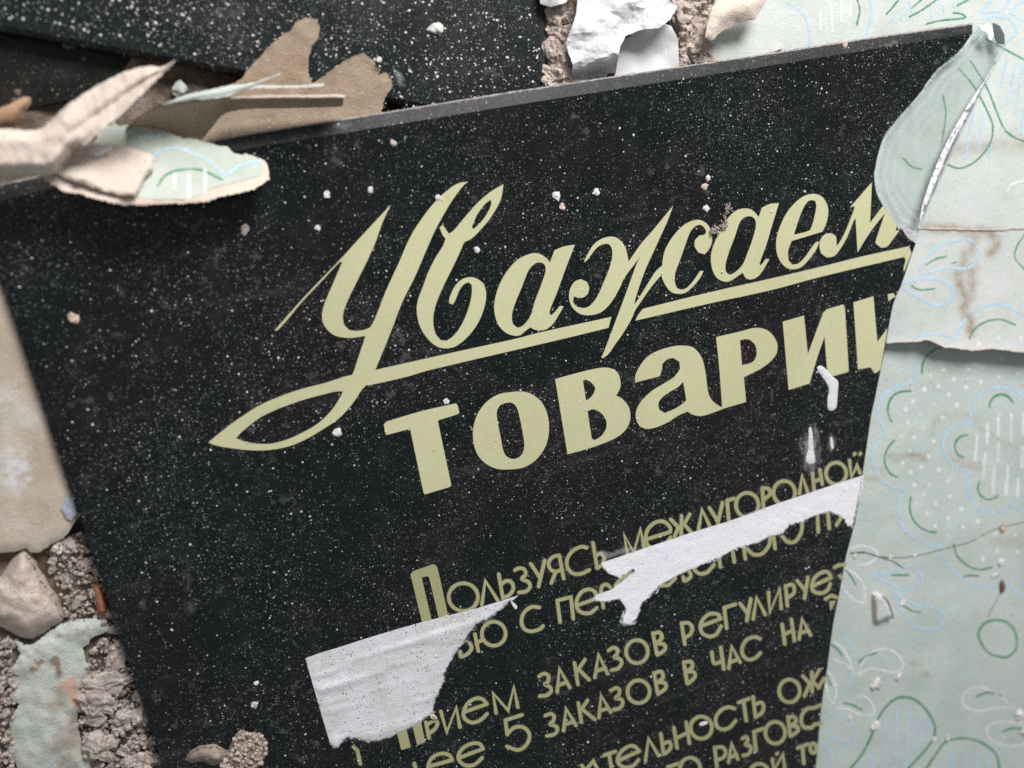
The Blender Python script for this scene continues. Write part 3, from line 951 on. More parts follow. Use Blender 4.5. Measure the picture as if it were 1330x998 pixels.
let(Nn, [(938, 312), (965, 452)], [(942, 315), (982, 308), (997, 345), (955, 380)], [(962, 380), (1010, 385), (1015, 420), (970, 452)])
let(Nn, [(1124, 247), (1145, 385)], [(1125, 248), (1170, 247), (1193, 278), (1180, 320), (1140, 345)])
let(Qq, [(252, 466), (380, 418)], [(380, 418), (360, 390), (310, 387), (265, 422), (248, 470), (262, 513), (305, 533), (350, 520), (382, 467)])
let(Qq, [(418, 480), (403, 347), (475, 325)], sm=False)
let(Qq, [(505, 320), (552, 382)], [(575, 290), (548, 432)])
let(Qq, [(590, 420), (612, 282), (668, 392)])
let(Qq, [(690, 247), (698, 378), (762, 222), (772, 352)], sm=False)
let(Qq, [(800, 205), (812, 335)], [(802, 208), (843, 197), (857, 225), (850, 257), (812, 282)])
let(Qq, [(875, 172), (930, 238)], [(945, 150), (922, 287)])
let(Qq, [(975, 207), (1095, 152)], [(1095, 152), (1075, 117), (1030, 120), (988, 155), (970, 205), (985, 243), (1030, 253), (1070, 235), (1090, 192)])
let(Qq, [(1117, 85), (1148, 70), (1183, 70)], [(1152, 140), (1165, 155)])
# line four
let(Pp, [(95, 860), (120, 882), (140, 970)])
let(Pp, [(500, 1010), (490, 967)])
let(Pp, [(592, 985), (735, 945)], [(735, 945), (718, 915), (670, 902), (612, 925), (582, 970), (580, 1020)])
let(Pp, [(782, 930), (935, 872)], [(935, 872), (915, 842), (870, 837), (812, 862), (777, 910), (782, 950), (822, 980), (880, 975), (930, 930)])
let(Pp, [(1188, 653), (1080, 687)], [(1080, 687), (1092, 780)], [(1092, 778), (1140, 733), (1200, 735), (1236, 780), (1220, 840), (1165, 880), (1090, 857)])
let(Nn, [(240, 847), (275, 835), (298, 852), (290, 885), (272, 903), (312, 917), (318, 945), (295, 970), (250, 978)])
let(Nn, [(360, 945), (375, 802), (440, 910)], [(365, 905), (420, 888)], sm=False)
let(Nn, [(455, 765), (475, 890)], [(515, 747), (467, 818)], [(480, 805), (562, 872)])
let(Nn, [(588, 860), (602, 717), (665, 825)], [(592, 817), (647, 800)], sm=False)
let(Nn, [(665, 685), (700, 667), (722, 682), (715, 715), (697, 733), (735, 742), (742, 770), (720, 800), (682, 808)])
let(Nn, EL(845, 692, 72, 74))
let(Nn, [(945, 570), (970, 707)], [(948, 572), (993, 562), (1002, 603), (958, 635)], [(964, 632), (1015, 635), (1020, 670), (974, 705)])
let(Nn, [(1138, 500), (1160, 638)], [(1140, 502), (1183, 497), (1195, 530), (1152, 563)], [(1157, 562), (1203, 565), (1210, 598), (1167, 638)])
let(Qq, [(322, 635), (332, 700), (350, 708), (392, 690)], [(380, 605), (400, 745)])
let(Qq, [(432, 740), (450, 597), (505, 700)], [(438, 702), (492, 682)], sm=False)
let(Qq, [(635, 548), (600, 537), (552, 552), (520, 600), (522, 650), (555, 683), (600, 675), (638, 640)])
let(Qq, [(778, 455), (795, 582)], [(838, 422), (858, 560)], [(788, 522), (845, 495)])
let(Qq, [(888, 550), (907, 422), (962, 525)], [(892, 512), (947, 495)], sm=False)
let(Qq, [(1058, 290), (1100, 268), (1130, 280)])
flat("letter", [Qq([(1082, 305), (1128, 300), (1090, 372)])], ZL, M_INK2, sign)
# lines five to seven
let(R_, [(278, 980), (300, 1015), (352, 952), (385, 1015)], sm=False)
let(R_, [(422, 915), (495, 890)], [(455, 905), (470, 1002)])
let(R_, [(520, 947), (650, 887)], [(650, 887), (620, 857), (580, 857), (532, 892), (510, 940), (522, 975), (560, 993), (610, 983), (645, 945)])
let(R_, [(690, 950), (710, 807), (775, 917)])
let(R_, [(790, 775), (808, 905)], [(800, 842), (845, 827), (855, 860), (835, 890), (810, 905)])
let(R_, [(875, 735), (895, 867)], [(955, 700), (975, 837)], [(885, 807), (965, 767)])
let(R_, EL(1052, 735, 69, 72))
let(R_, [(1268, 612), (1230, 602), (1180, 622), (1147, 670), (1152, 725), (1190, 746), (1235, 735), (1275, 690)])
let(S_, [(495, 572), (565, 547)], [(527, 562), (545, 690)])
let(S_, [(590, 535), (605, 667)], [(598, 588), (642, 572), (658, 600), (645, 640), (607, 665)])
let(S_, EL(825, 497, 67, 74))
let(S_, [(912, 400), (957, 450), (922, 530)], [(970, 375), (972, 505)], [(1020, 360), (975, 435), (1018, 475)])
let(S_, [(1012, 478), (1050, 415)])
let(R_, [(840, 1005), (838, 990), (905, 968)], sm=False)
let(R_, EL(980, 1002, 66, 72))
let(S_, [(340, 865), (355, 987)], [(342, 865), (390, 862), (412, 892), (395, 930), (352, 945)])
let(S_, [(430, 960), (450, 837), (490, 940)], [(440, 927), (482, 910)], sm=False)
let(S_, [(520, 805), (545, 795), (555, 820), (540, 845), (570, 857), (575, 885), (552, 910), (525, 915)])
let(S_, [(608, 885), (595, 762), (655, 742)], sm=False)
let(S_, EL(733, 768, 64, 71))
let(S_, [(815, 665), (830, 790)], [(818, 668), (858, 667), (865, 700), (827, 725)], [(830, 725), (873, 727), (878, 757), (837, 788)])
let(S_, [(985, 607), (942, 612), (907, 652), (902, 700), (922, 733), (965, 736), (985, 715)], [(985, 607), (1028, 588)], [(985, 715), (1025, 708)])  # last two strokes paint the letter's reflection at the broken edge
let(S_, EL(630, 1035, 62, 66))
let(S_, [(715, 940), (725, 1010), (783, 907), (795, 1010)], [(743, 905), (748, 902)], sm=False)
let(S_, [(878, 867), (945, 842)], [(910, 860), (918, 967)])
let(S_, EL(980, 868, 20, 31))

# ---------------------------------------------------------------- the other black glass pieces
p2 = thing("black_glass_plate", at(350, 20, -0.016), "second dusty black glass panel lying behind the sign at the top", "glass panel")
Z2 = -0.0095
P2_IN = [(-120, 8), (0, 32), (125, 56.5), (312, 90.5), (700, 163), (702, 110), (702, 0), (702, -70)]
P2_OUT = [(-120, 16), (0, 39.5), (125, 63.5), (312, 97.5), (712, 172), (710, 112), (710.5, 0), (711, -70)]
sheet("panel", P2_IN[:4] + [(702, 163)] + P2_IN[5:] + [(-120, -70)], Z2, M_GLASS2, p2, zbot=Z2 - 0.0062, step=None, smooth=False)
bevel("bevel", P2_IN[:4] + [(702, 163)], P2_OUT[:5], Z2, Z2 - 0.0015, Z2 - 0.0062, M_GLASS2, p2)
bevel("bevel", [(702, 163)] + P2_IN[5:], P2_OUT[4:], Z2, Z2 - 0.0012, Z2 - 0.0062, M_BEVEL, p2)
sh = torn([(-60, 25), (-70, 156), (-10, 152), (40, 141), (70, 134), (98, 129), (140, 112), (165, 84), (178, 60), (120, 40)], 0.8, 4)
tag(sheet("glass_shard", sh, lambda x, y, d: -0.0185 + 0.0006 * fbm(x * .02, y * .02, 1, 3), M_SHARD, None, thick=0.004, step=7),
    "dirty broken black glass under the panel, near the top left corner", "glass shard")
# ---------------------------------------------------------------- wallpaper on the right
def seg_d(x, y, line):
    d = 1e9
    for (a, b), (c, e) in zip(line, line[1:]):
        ux, uy = c - a, e - b
        tt = min(1, max(0, ((x - a) * ux + (y - b) * uy) / max(ux * ux + uy * uy, 1e-9)))
        d = min(d, math.hypot(x - a - tt * ux, y - b - tt * uy))
    return d


W1, W2, W3, W4, W5, W6 = T(1000, 0, 4.024), T(1130, 230, 6.65), T(1130, 370, 6.65), T(1110, 480, 6.045), T(1090, 620, 5.542), T(1060, 790, 4.797)


def zA(x, y):                                   # upper and middle strips, lifting towards their torn lower edge
    z = -0.0082 + 0.0006 * fbm(x * .012, y * .012, 1, 3, 4.0) + 0.0002 * fbm(x * .04, y * .05, 1, 3, 2.0)
    lift = max(0.0, (y - 330) / 125) ** 2 * min(1, max(0, (x - 1165) / 45))
    return z + 0.0046 * lift


def zA1(x, y):
    return zA(x, min(y, 300)) + 0.0005


def zB(x, y):
    return -0.0150 + 0.0008 * fbm(x * .010, y * .010, 1, 3, 8.0) + 0.00022 * fbm(x * .045 + y * .02, y * .05, 1, 3, 1.0) + 0.005 * min(1, max(0, (y - 500) / 300))


STA = [(W2([(480, 425), (560, 445), (640, 455), (740, 448), (850, 470), (930, 460), (1020, 475), (1090, 540), (1100, 600), (1040, 660)]), 6.0, 0.8),
       (W2([(870, 490), (920, 520), (880, 600), (830, 680), (790, 790), (750, 850), (780, 930), (790, 998)]), 7.0, 0.7),
       (W2([(900, 780), (870, 850), (880, 930), (870, 998)]), 7.0, 0.7),
       (W3([(770, 0), (810, 60), (850, 120), (800, 200), (840, 270), (870, 330), (870, 420)]), 6.5, 0.85),
       (W1([(940, 790), (1100, 770), (1328, 755)]), 9.0, 0.45)]
STB = [(W4([(270, 685), (340, 690), (460, 672), (560, 690)]), 4.0, 0.8), (W4([(90, 860), (190, 850), (225, 800)]), 3.0, 0.5),
       (W4([(600, 520), (620, 400), (700, 350), (850, 350), (960, 370), (980, 430)]), 2.5, 0.3), (W4([(760, 690), (860, 750), (980, 770)]), 4.5, 0.45),
       (W4([(1000, 470), (1120, 540), (1190, 600), (1180, 660)]), 2.5, 0.3), (W5([(1130, 470), (1250, 450), (1328, 470)]), 7, 0.35),
       (W6([(640, 400), (690, 410)]), 2.5, 0.7), (W6([(600, 350), (640, 350)]), 2.0, 0.4)]


def stain(lst):
    def f(x, y):
        v = 0.0
        for ln, w, s in lst:
            d = seg_d(x, y, ln)
            if d < w * 3:
                v = max(v, s * math.exp(-(d / w) ** 2))
        return v
    return f


a1 = [(905, -60), (912, 40), (905, 120), (1000, 110), (1100, 150), (1120, 300), (1160, 306)] + torn([(1200, 296.5), (1240, 297.5), (1290, 298.5), (1330, 296), (1420, 292)], 0.25, 4, closed=False) + [(1420, -60)]
top_w = sheet("wallpaper_strip", a1, lambda x, y, d: zA1(x, y), M_WPA, None, thick=0.0003, step=7, attr={'stain': stain(STA)}, side=M_CORE)
tag(top_w, "pale green flowered wallpaper strip lying above the chipped glass corner", "wallpaper")
a2 = [(1100, 285), (1100, 446), (1151, 446)] + torn(W3([(260, 495), (400, 490), (470, 472), (510, 475), (570, 500), (650, 540), (700, 540), (880, 565), (1050, 550), (1200, 565), (1330, 582)]) + [(1420, 466)], 0.45, 2.2, closed=False) + [(1420, 285)]
mid_w = sheet("wallpaper_strip", a2, lambda x, y, d: zA(x, y) + 0.0003 * math.exp(-d / 3) * (1 if y > 400 else 0), M_WPB, None, thick=0.0003, step=4.5, attr={'stain': stain(STA)}, side=M_CORE)
tag(mid_w, "water stained wallpaper strip with a torn lower edge and brown tide marks", "wallpaper")
b1 = [(1030, 425), (1420, 425), (1420, 1100), (1000, 1100), (1010, 900), (1040, 700)]
low_w = sheet("wallpaper_strip", b1, lambda x, y, d: zB(x, y), M_WPC, None, thick=0.0003, step=6.5, attr={'stain': stain(STB)})
tag(low_w, "large green wallpaper sheet with dotted and striped flowers below the torn edge", "wallpaper")
EPS = 0.00012
seam = torn([(1192, 296.5), (1240, 297.5), (1290, 298.5), (1330, 296), (1400, 293)], 0.3, 4, closed=False)
strokes("torn_rim", [seam], 1.9, lambda x, y: zA1(x, y) + 0.00025, M_CORE, top_w, wob=0.9)
rim = torn(W3([(150, 500), (260, 494), (400, 489), (470, 471), (510, 474), (570, 499), (650, 539), (700, 539), (880, 564), (1050, 549), (1200, 564), (1330, 581), (1500, 590)]), 0.3, 3, closed=False)
strokes("torn_rim", [rim], 1.6, lambda x, y: zA(x, y) + 0.0004, M_CORE, mid_w, wob=0.9)


def pr(par, tile, mat, z, *lines, w=2.2):
    w *= 1.5
    for ln in lines:
        p = tile(ln)
        p = smooth_open(p, 5) if len(p) > 2 else [tuple(Vector(p[0]).lerp(Vector(p[1]), k / 5)) for k in range(6)]
        soft_line("print_line", p, w, lambda x, y: z(x, y) + EPS, mat, par)


def dots(par, tile, mat, z, pts, r=2.6):
    for p in tile(pts):
        rr = r * R.uniform(1.1, 1.6)
        q = [p] + [(p[0] + rr * R.uniform(.8, 1.1) * math.cos(k * .785), p[1] + rr * 1.1 * math.sin(k * .785)) for k in range(8)]
        v = [at(x, y, z(x, y) + EPS) for x, y in q]
        f = [(0, 1 + (k + 1) % 8, 1 + k) for k in range(8)]
        link("print_dot", v, f, mat, par, False, None, {'fade': [1.0] + [0.0] * 8})


pr(top_w, W1, I_BLUE, zA1, [(90, 15), (150, 50), (190, 100), (205, 160), (208, 250)], [(520, -10), (535, 60), (520, 130), (490, 210)],
   [(1160, 0), (1105, 62), (1180, 60), (1230, 40), (1250, 0)], [(1110, 100), (1180, 88), (1240, 95), (1280, 130), (1285, 175), (1240, 215)], [(1260, 45), (1340, 5)], [(1260, 70), (1340, 115)], w=3.4)
pr(top_w, W1, I_BLUE, zA1, [(640, 130), (645, 100)], [(683, 75), (690, 110)], [(733, 20), (740, 60)], [(845, 50), (842, 95)], [(905, 20), (910, 65)], [(965, 5), (960, 35)],
   [(1240, 310), (1205, 455)], [(1285, 330), (1240, 545)], [(1325, 350), (1275, 600)], [(1330, 560), (1312, 700)], [(1065, 570), (1020, 835)], [(1115, 605), (1085, 790)], [(1160, 760), (1140, 810)], w=3.0)
pr(top_w, W1, I_WHITE, zA1, [(320, 25), (325, 165)], [(370, 10), (372, 115)], [(265, 60), (262, 155)], [(420, 10), (418, 85)], [(1280, 965), (1300, 950), (1340, 950)], w=3.2)
pr(top_w, W1, I_GREEN, zA1, [(452, -10), (470, 50), (455, 128)], [(680, -12), (645, 35), (608, 74)], [(880, -8), (800, 50), (730, 88)], [(800, -8), (740, 45)], [(820, 125), (900, 107), (1000, 98), (1022, 90), (1000, 72), (960, 68)],
   [(1045, -5), (980, 30)], [(1130, 205), (1235, 262), (1340, 318)], [(990, 360), (1050, 430), (1090, 490), (1140, 590), (1165, 660), (1155, 740), (1110, 810), (1050, 860), (990, 880), (930, 862)], [(1050, 320), (1125, 440), (1165, 530), (1195, 610), (1230, 680), (1280, 720), (1340, 742)],
   [(905, 500), (920, 600), (900, 740)], [(700, 830), (740, 870), (790, 885)], w=2.4)
pr(top_w, W2, I_WHITE, zA1, [(1185, 135), (1210, 75), (1265, 45), (1340, 38)], w=3)
pr(mid_w, W2, I_GREEN, zA, [(1340, 495), (1280, 580), (1250, 660), (1265, 720), (1340, 800)], [(485, 760), (560, 712), (660, 685)], [(360, 940), (430, 975), (560, 965)], [(708, 747), (742, 735)], w=2.0)
pr(mid_w, W2, I_BLUE, zA, [(430, 825), (470, 740), (540, 650), (640, 580), (760, 545), (850, 545), (885, 562)], [(925, 600), (950, 650), (930, 720), (880, 770), (800, 790), (640, 790), (530, 820), (440, 860)],
   [(280, 930), (370, 895), (510, 880), (620, 900), (690, 940), (720, 1010)], w=3.4)
pr(mid_w, W3, I_BLUE, zA, [(695, 0), (720, 50), (715, 110), (670, 160), (600, 175), (520, 160), (400, 100), (290, 30)], [(395, 470), (450, 440), (520, 428), (640, 435), (740, 465), (780, 370), (830, 300)],
   [(890, 245), (960, 200), (1060, 170), (1150, 172), (1240, 205), (1340, 282)], w=3.8)
pr(mid_w, W3, I_GREEN, zA, [(858, 465), (890, 400), (950, 345), (1030, 310), (1120, 300), (1180, 315), (1257, 347)], w=2.2)
dots(mid_w, W3, I_WHITE, zA, [(940, 510), (1110, 460), (1300, 465)], 3.2)
pr(low_w, W3, I_GREEN, zB, [(640, 530), (560, 560), (490, 620), (455, 690), (450, 765)], [(175, 995), (210, 950), (260, 925), (350, 915)], [(1050, 995), (1080, 960), (1140, 945), (1190, 960), (1220, 995)], w=2.3)
pr(low_w, W3, I_BLUE, zB, [(392, 630), (385, 740), (375, 830), (270, 870), (150, 930), (90, 995)], w=3.8)
dots(low_w, W3, I_WHITE, zB, [(520, 790), (635, 735), (720, 820), (590, 880), (465, 910), (680, 950), (850, 735), (980, 720), (1110, 800), (1275, 770), (955, 850), (835, 885), (1140, 640), (760, 665)], 3.0)
pr(low_w, W4, I_BLUE, zB, [(350, 130), (260, 180), (205, 250), (185, 330), (205, 410), (235, 490), (190, 560), (150, 630), (140, 720), (185, 832)], [(210, 870), (300, 925), (388, 945), (385, 985)],
   [(910, 430), (910, 360), (925, 290), (970, 210), (1040, 160), (1130, 142), (1220, 150), (1300, 190), (1345, 225)], [(910, 425), (820, 435), (750, 470), (705, 530), (690, 610), (710, 680), (770, 745), (840, 785), (892, 800), (878, 880), (880, 998)], w=3.8)
pr(low_w, W4, I_GREEN, zB, [(440, 168), (350, 180), (295, 215), (265, 280), (265, 350), (290, 412)], [(312, 555), (260, 620), (235, 690), (245, 760), (280, 815), (335, 848)],
   [(1058, 300), (1070, 250), (1110, 210), (1170, 200), (1215, 225), (1245, 262)], [(885, 515), (830, 530), (790, 580), (795, 640), (820, 675), (858, 692)], w=2.5)
dots(low_w, W4, I_WHITE, zB, [(550, 155), (660, 130), (740, 200), (780, 80), (870, 140), (990, 100), (460, 250), (400, 315), (620, 265), (800, 280), (510, 350), (690, 375), (415, 420), (540, 460), (370, 525), (470, 535), (620, 565), (435, 640), (580, 685), (375, 735), (520, 765), (440, 810), (660, 790)], 3.3)
pr(low_w, W4, I_WHITE, zB, [(960, 515), (945, 715)], [(1045, 420), (1040, 580)], [(1130, 350), (1125, 515)], [(1230, 355), (1228, 560)], [(1325, 340), (1322, 510)], [(1130, 580), (1125, 725)], [(1025, 665), (1008, 860)],
   [(1095, 785), (1085, 970)], [(1205, 765), (1185, 980)], [(1320, 610), (1310, 770)], [(1285, 865), (1275, 995)], w=4.2)
pr(low_w, W5, I_BLUE, zB, [(465, 95), (435, 170), (430, 260), (455, 350), (510, 420), (590, 470), (670, 492), (738, 500), (748, 560), (790, 640), (860, 710), (950, 760), (1050, 795), (1130, 780), (1180, 745), (1250, 800), (1340, 852)],
   [(915, 60), (950, 170), (1020, 230), (1110, 258), (1190, 245), (1250, 205), (1340, 272)], [(235, 695), (350, 690), (430, 660), (500, 645), (560, 670), (595, 720), (580, 770), (530, 805), (460, 808), (380, 780), (300, 735), (238, 698)],
   [(395, 832), (430, 920), (460, 990)], [(400, 830), (480, 880), (560, 920), (650, 930), (700, 945), (740, 990)], w=3.6)
pr(low_w, W5, I_GREEN, zB, [(515, 145), (508, 220), (525, 290), (570, 350), (630, 385), (697, 398)], [(825, 485), (845, 560), (890, 610), (950, 650), (1020, 665), (1097, 650)], [(1008, 35), (1000, 90), (1030, 145), (1090, 160), (1142, 135)],
   [(380, 705), (495, 705)], [(470, 930), (520, 960), (585, 975)], [(80, 550), (180, 540)], [(50, 672), (90, 720), (118, 772)], w=2.4)
dots(low_w, W5, I_WHITE, zB, [(540, 55), (650, 60), (785, 25), (605, 125), (795, 140), (555, 190), (695, 190), (630, 260), (875, 232), (780, 295), (690, 350), (1000, 320), (890, 360), (785, 425), (1120, 410), (1265, 415), (1140, 530), (1280, 540), (1035, 590), (1000, 440)], 3.3)
pr(low_w, W5, I_WHITE, zB, [(75, 520), (150, 495), (230, 510), (275, 550), (250, 600), (190, 630), (130, 625)], [(45, 660), (120, 700), (170, 770), (185, 850), (180, 900)], [(20, 780), (60, 840), (120, 890), (170, 905)], w=3.0)
pr(low_w, W6, I_BLUE, zB, [(560, 55), (620, 110), (700, 130), (770, 115), (800, 70), (790, 20), (770, 0)], [(140, 120), (200, 200), (235, 300), (230, 400), (195, 490), (150, 530)],
   [(50, 680), (130, 672), (200, 700), (250, 750), (255, 800), (215, 835), (150, 825), (50, 770)], [(30, 830), (80, 870), (100, 930), (80, 970), (40, 970)], w=3.0)
pr(low_w, W6, I_BLUE, zB, [(360, 880), (355, 1010)], [(432, 670), (430, 840), (428, 1010)], [(508, 615), (500, 780), (492, 1010)], [(575, 635), (570, 820), (560, 1010)], [(640, 660), (635, 800), (625, 920)], [(705, 685), (695, 835)], [(290, 975), (288, 1010)],
   [(855, 890), (850, 1010)], [(935, 890), (928, 1010)], [(1005, 905), (1000, 1010)], [(1075, 920), (1068, 1010)], [(780, 980), (778, 1010)], w=4.0)
pr(low_w, W6, I_GREEN, zB, [(1110, 72), (1050, 95), (1012, 150), (1025, 210), (1070, 275), (1130, 300), (1190, 305), (1240, 265), (1252, 200), (1230, 130), (1180, 85), (1112, 72)],
   [(205, 1010), (280, 920), (330, 830), (362, 750)], [(380, 700), (430, 620), (500, 565), (560, 555), (630, 580), (690, 640), (735, 720), (738, 790), (700, 860), (640, 930), (565, 1010)],
   [(678, 1010), (740, 920), (790, 850), (840, 820), (930, 812), (1010, 830), (1080, 870), (1125, 920), (1145, 1010)], w=2.9)
pr(low_w, W6, I_GREEN, zB, [(100, 230), (140, 265), (160, 295)], [(70, 420), (90, 480)], [(270, 335), (320, 295), (375, 280)], [(175, 592), (230, 605), (285, 635)], [(1000, 550), (1060, 528), (1110, 530), (1150, 548)], [(1165, 768), (1220, 750), (1290, 752)], w=2.6)
pr(low_w, W6, I_WHITE, zB, [(110, 210), (170, 260), (210, 330), (225, 390)], [(110, 320), (180, 350), (225, 385)], [(80, 400), (120, 480), (125, 540), (105, 595)], [(60, 480), (80, 560), (105, 600)],
   [(265, 415), (290, 340), (340, 280), (420, 255), (480, 270), (530, 320), (535, 370), (480, 400), (400, 385), (340, 375), (290, 400), (268, 418)],
   [(130, 625), (200, 630), (260, 660), (320, 670), (360, 655), (355, 610), (320, 560), (260, 550)], [(1230, 620), (1150, 555), (1080, 510), (1000, 492), (940, 515), (910, 565), (930, 615), (990, 640), (1060, 635), (1140, 620), (1215, 625)],
   [(1295, 720), (1200, 710), (1110, 715), (1065, 755), (1075, 805), (1140, 850), (1220, 860), (1295, 850)], w=3.0)


def crumb(name, px, py, r, z, mat, label, cat, group=None, h=0.6, asp=1.0, sub=3, seed=None, amp=0.45):
    chip = cat in ('plaster chip', 'plaster crumb', 'brick crumb')
    if chip:
        r, h, sub, amp = r * 0.80, h * 0.62, 2, 0.85
    s = PX * (at(px, py, z) - CAM).length / DIST * 1.0
    v, f = lump(at(px, py, z), r * s * asp, r * s / asp, r * s * h, seed if seed is not None else R.uniform(1, 90), sub, amp)
    o = link(name, v, f, mat, None, not (chip or cat in ('stone', 'mortar crumb', 'mortar lump')))
    return tag(o, label, cat, group)


def hair(name, pts, w, z, mat, label, cat, n=4):
    p = smooth_open(pts, n)
    V, Fc = [], []
    for i, (x, y) in enumerate(p):
        c = at(x, y, z(x, y) if callable(z) else z)
        q = at(x + 1, y, c.z) - c
        for k in range(4):
            a = k * math.pi / 2
            d = Vector(p[min(i + 1, len(p) - 1)]) - Vector(p[max(i - 1, 0)])
            d = d.normalized() if d.length > 0 else Vector((1, 0))
            side = (at(x - d.y, y + d.x, c.z) - c) * w / 2
            V.append(c + side * math.cos(a) + Vector((0, 0, q.length * w / 2 * (1 + math.sin(a)))))
    for i in range(len(p) - 1):
        for k in range(4):
            Fc.append((4 * i + k, 4 * i + (k + 1) % 4, 4 * i + 4 + (k + 1) % 4, 4 * i + 4 + k))
    return tag(link(name, V, Fc, mat), label, cat)


t = NT("dark_thread"); t.done((0.10, 0.085, 0.07), 0.8, 0.2); M_THREAD = t.m
hair("thread", W5([(90, 545), (180, 540), (280, 570), (380, 600), (460, 652)]), 0.75, lambda x, y: zB(x, y) + 0.0001, M_THREAD, "short dark thread lying on the white leaf print beside the sign's right edge", "thread")
hair("thread", W5([(290, 572), (440, 578), (600, 555), (720, 525), (850, 490), (940, 465), (1050, 405), (1150, 365), (1340, 320)]), 0.55, lambda x, y: zB(x, y) + 0.0001, M_THREAD, "long thin dark thread crossing the green wallpaper under the dotted flower", "thread")
hair("thread", W5([(895, 712), (940, 703), (1003, 708)]), 0.9, lambda x, y: zB(x, y) + 0.0001, M_THREAD, "tiny straight dark hair inside the blue scallop at lower right", "thread")
hair("thread", W5([(1165, 820), (1140, 870), (1090, 960), (1070, 1010)]), 0.5, lambda x, y: zB(x, y) + 0.0001, M_THREAD, "dark hair trailing down from the brown seed on the wallpaper", "thread")
for (x, y), r, mt, lb in [(W6([(372, 470)])[0], 9.0, M_WHITE, "largest white plaster crumb on the green wallpaper, beside the white leaf print"),
                          (W6([(365, 728)])[0], 6.5, M_WHITE, "white plaster crumb sitting on the green petal outline, left of the blue stripes"),
                          (W6([(1262, 658)])[0], 7.0, M_WHITE, "white plaster crumb at the right border, at the tip of a white leaf print"),
                          (W6([(1300, 762)])[0], 6.0, M_WHITE, "white plaster crumb cut by the right border, below a similar crumb"),
                          (W5([(455, 905)])[0], 4.0, M_WHITE, "small round white crumb on the blue leaf beside the folded scrap"),
                          (W5([(1180, 355)])[0], 6.0, M_PINKCRUMB, "flat pinkish crumb caught on the long dark thread"),
                          (W5([(1115, 705)])[0], 4.0, M_WHITE, "white and orange speck under the green scallop line"),
                          (W5([(1165, 610)])[0], 5.0, M_WHITE, "ragged white crumb above the white and orange speck"),
                          (W6([(510, 422)])[0], 5.0, M_WHITE, "ragged white crumb to the right of the largest crumb on the wallpaper"),
                          (W5([(365, 580)])[0], 3.2, M_WHITE, "small white crumb at the fork of the dark thread"),
                          (W5([(545, 565)])[0], 2.6, M_WHITE, "small white crumb on the thread above the blue leaf print"),
                          (W5([(112, 562)])[0], 3.6, M_WHITE, "small white crumb in the white leaf print at the sign's edge"),
                          (W6([(735, 815)])[0], 3.6, M_WHITE, "small white crumb on the right side of the striped petal"),
                          (W6([(820, 810)])[0], 3.4, M_WHITE, "small white crumb on the left shoulder of the second striped petal"),
                          (W6([(206, 682)])[0], 3.4, M_WHITE, "small white crumb under the white leaf print near the bottom of the sign's edge")]:
    crumb("plaster_crumb", x, y, r, zB(x, y) + 0.0001, mt, lb, "plaster crumb", h=0.55)
crumb("orange_speck", *W5([(1125, 712)])[0], 3.0, zB(1293, 748), M_BRICK, "tiny orange brick speck touching a white speck on the wallpaper", "brick crumb")
t = NT("brown_seed"); t.done((0.17, 0.09, 0.06), 0.5, 0.4); M_SEED = t.m
crumb("seed", *W5([(1166, 785)])[0], 5.0, zB(1300, 762), M_SEED, "small dark brown seed on the blue scallop print at lower right", "seed", asp=0.62, h=0.5, amp=0.15, seed=2.62)
# folded bit of wallpaper standing on the green sheet
fo = [(1134, 772), (1141, 770), (1146, 773), (1152, 778), (1157, 789), (1160.5, 800), (1158, 803), (1150, 806), (1142, 811), (1137, 809), (1135, 795)]
sc = sheet("wallpaper_scrap", torn(fo, 0.5, 2.2), lambda x, y, d: zB(x, y) + 0.0008 + 0.0036 * min(1, d / 4) + 0.0022 * min(1, max(0, (x - 1134 - (y - 770) * .12) / 22)), M_WPB, None, zbot=-0.0125, step=2.2, side=M_CORE)
tag(sc, "small folded wallpaper bit with a brown torn edge, standing on the green wallpaper", "paper scrap")
hair("torn_edge", [(1146, 774), (1151, 779), (1155, 787), (1158, 797), (1159.5, 803)], 1.5, lambda x, y: zB(x, y) + 0.0042, M_SEED, None, None)
bpy.data.objects["torn_edge"].parent = sc
bpy.data.objects["torn_edge"].location = LOC[bpy.data.objects["torn_edge"]] - LOC[sc]

# little grit all over the wallpaper, too fine to count
gv, gf = [], []
for _ in range(1300):
    x, y = R.uniform(1075, 1345), R.uniform(465, 1005)
    if fbm(x * .012, y * .012, 1, 3, 5.0) + R.uniform(-.5, .5) < 0.15 and R.random() < 0.85:
        continue
    r = PX * 1.35 * (0.35 + 1.1 * R.random() ** 3)
    v, f = lump(at(x, y, zB(x, y) + 0.0001), r, r * R.uniform(.6, 1), r * .6, R.uniform(1, 99), 1, 0.5)
    b = len(gv); gv += v; gf += [tuple(b + i for i in q) for q in f]
tag(link("fine_grit", gv, gf, M_WHITE, None, True), "fine pale grit scattered over the green wallpaper", None, None, 'stuff')

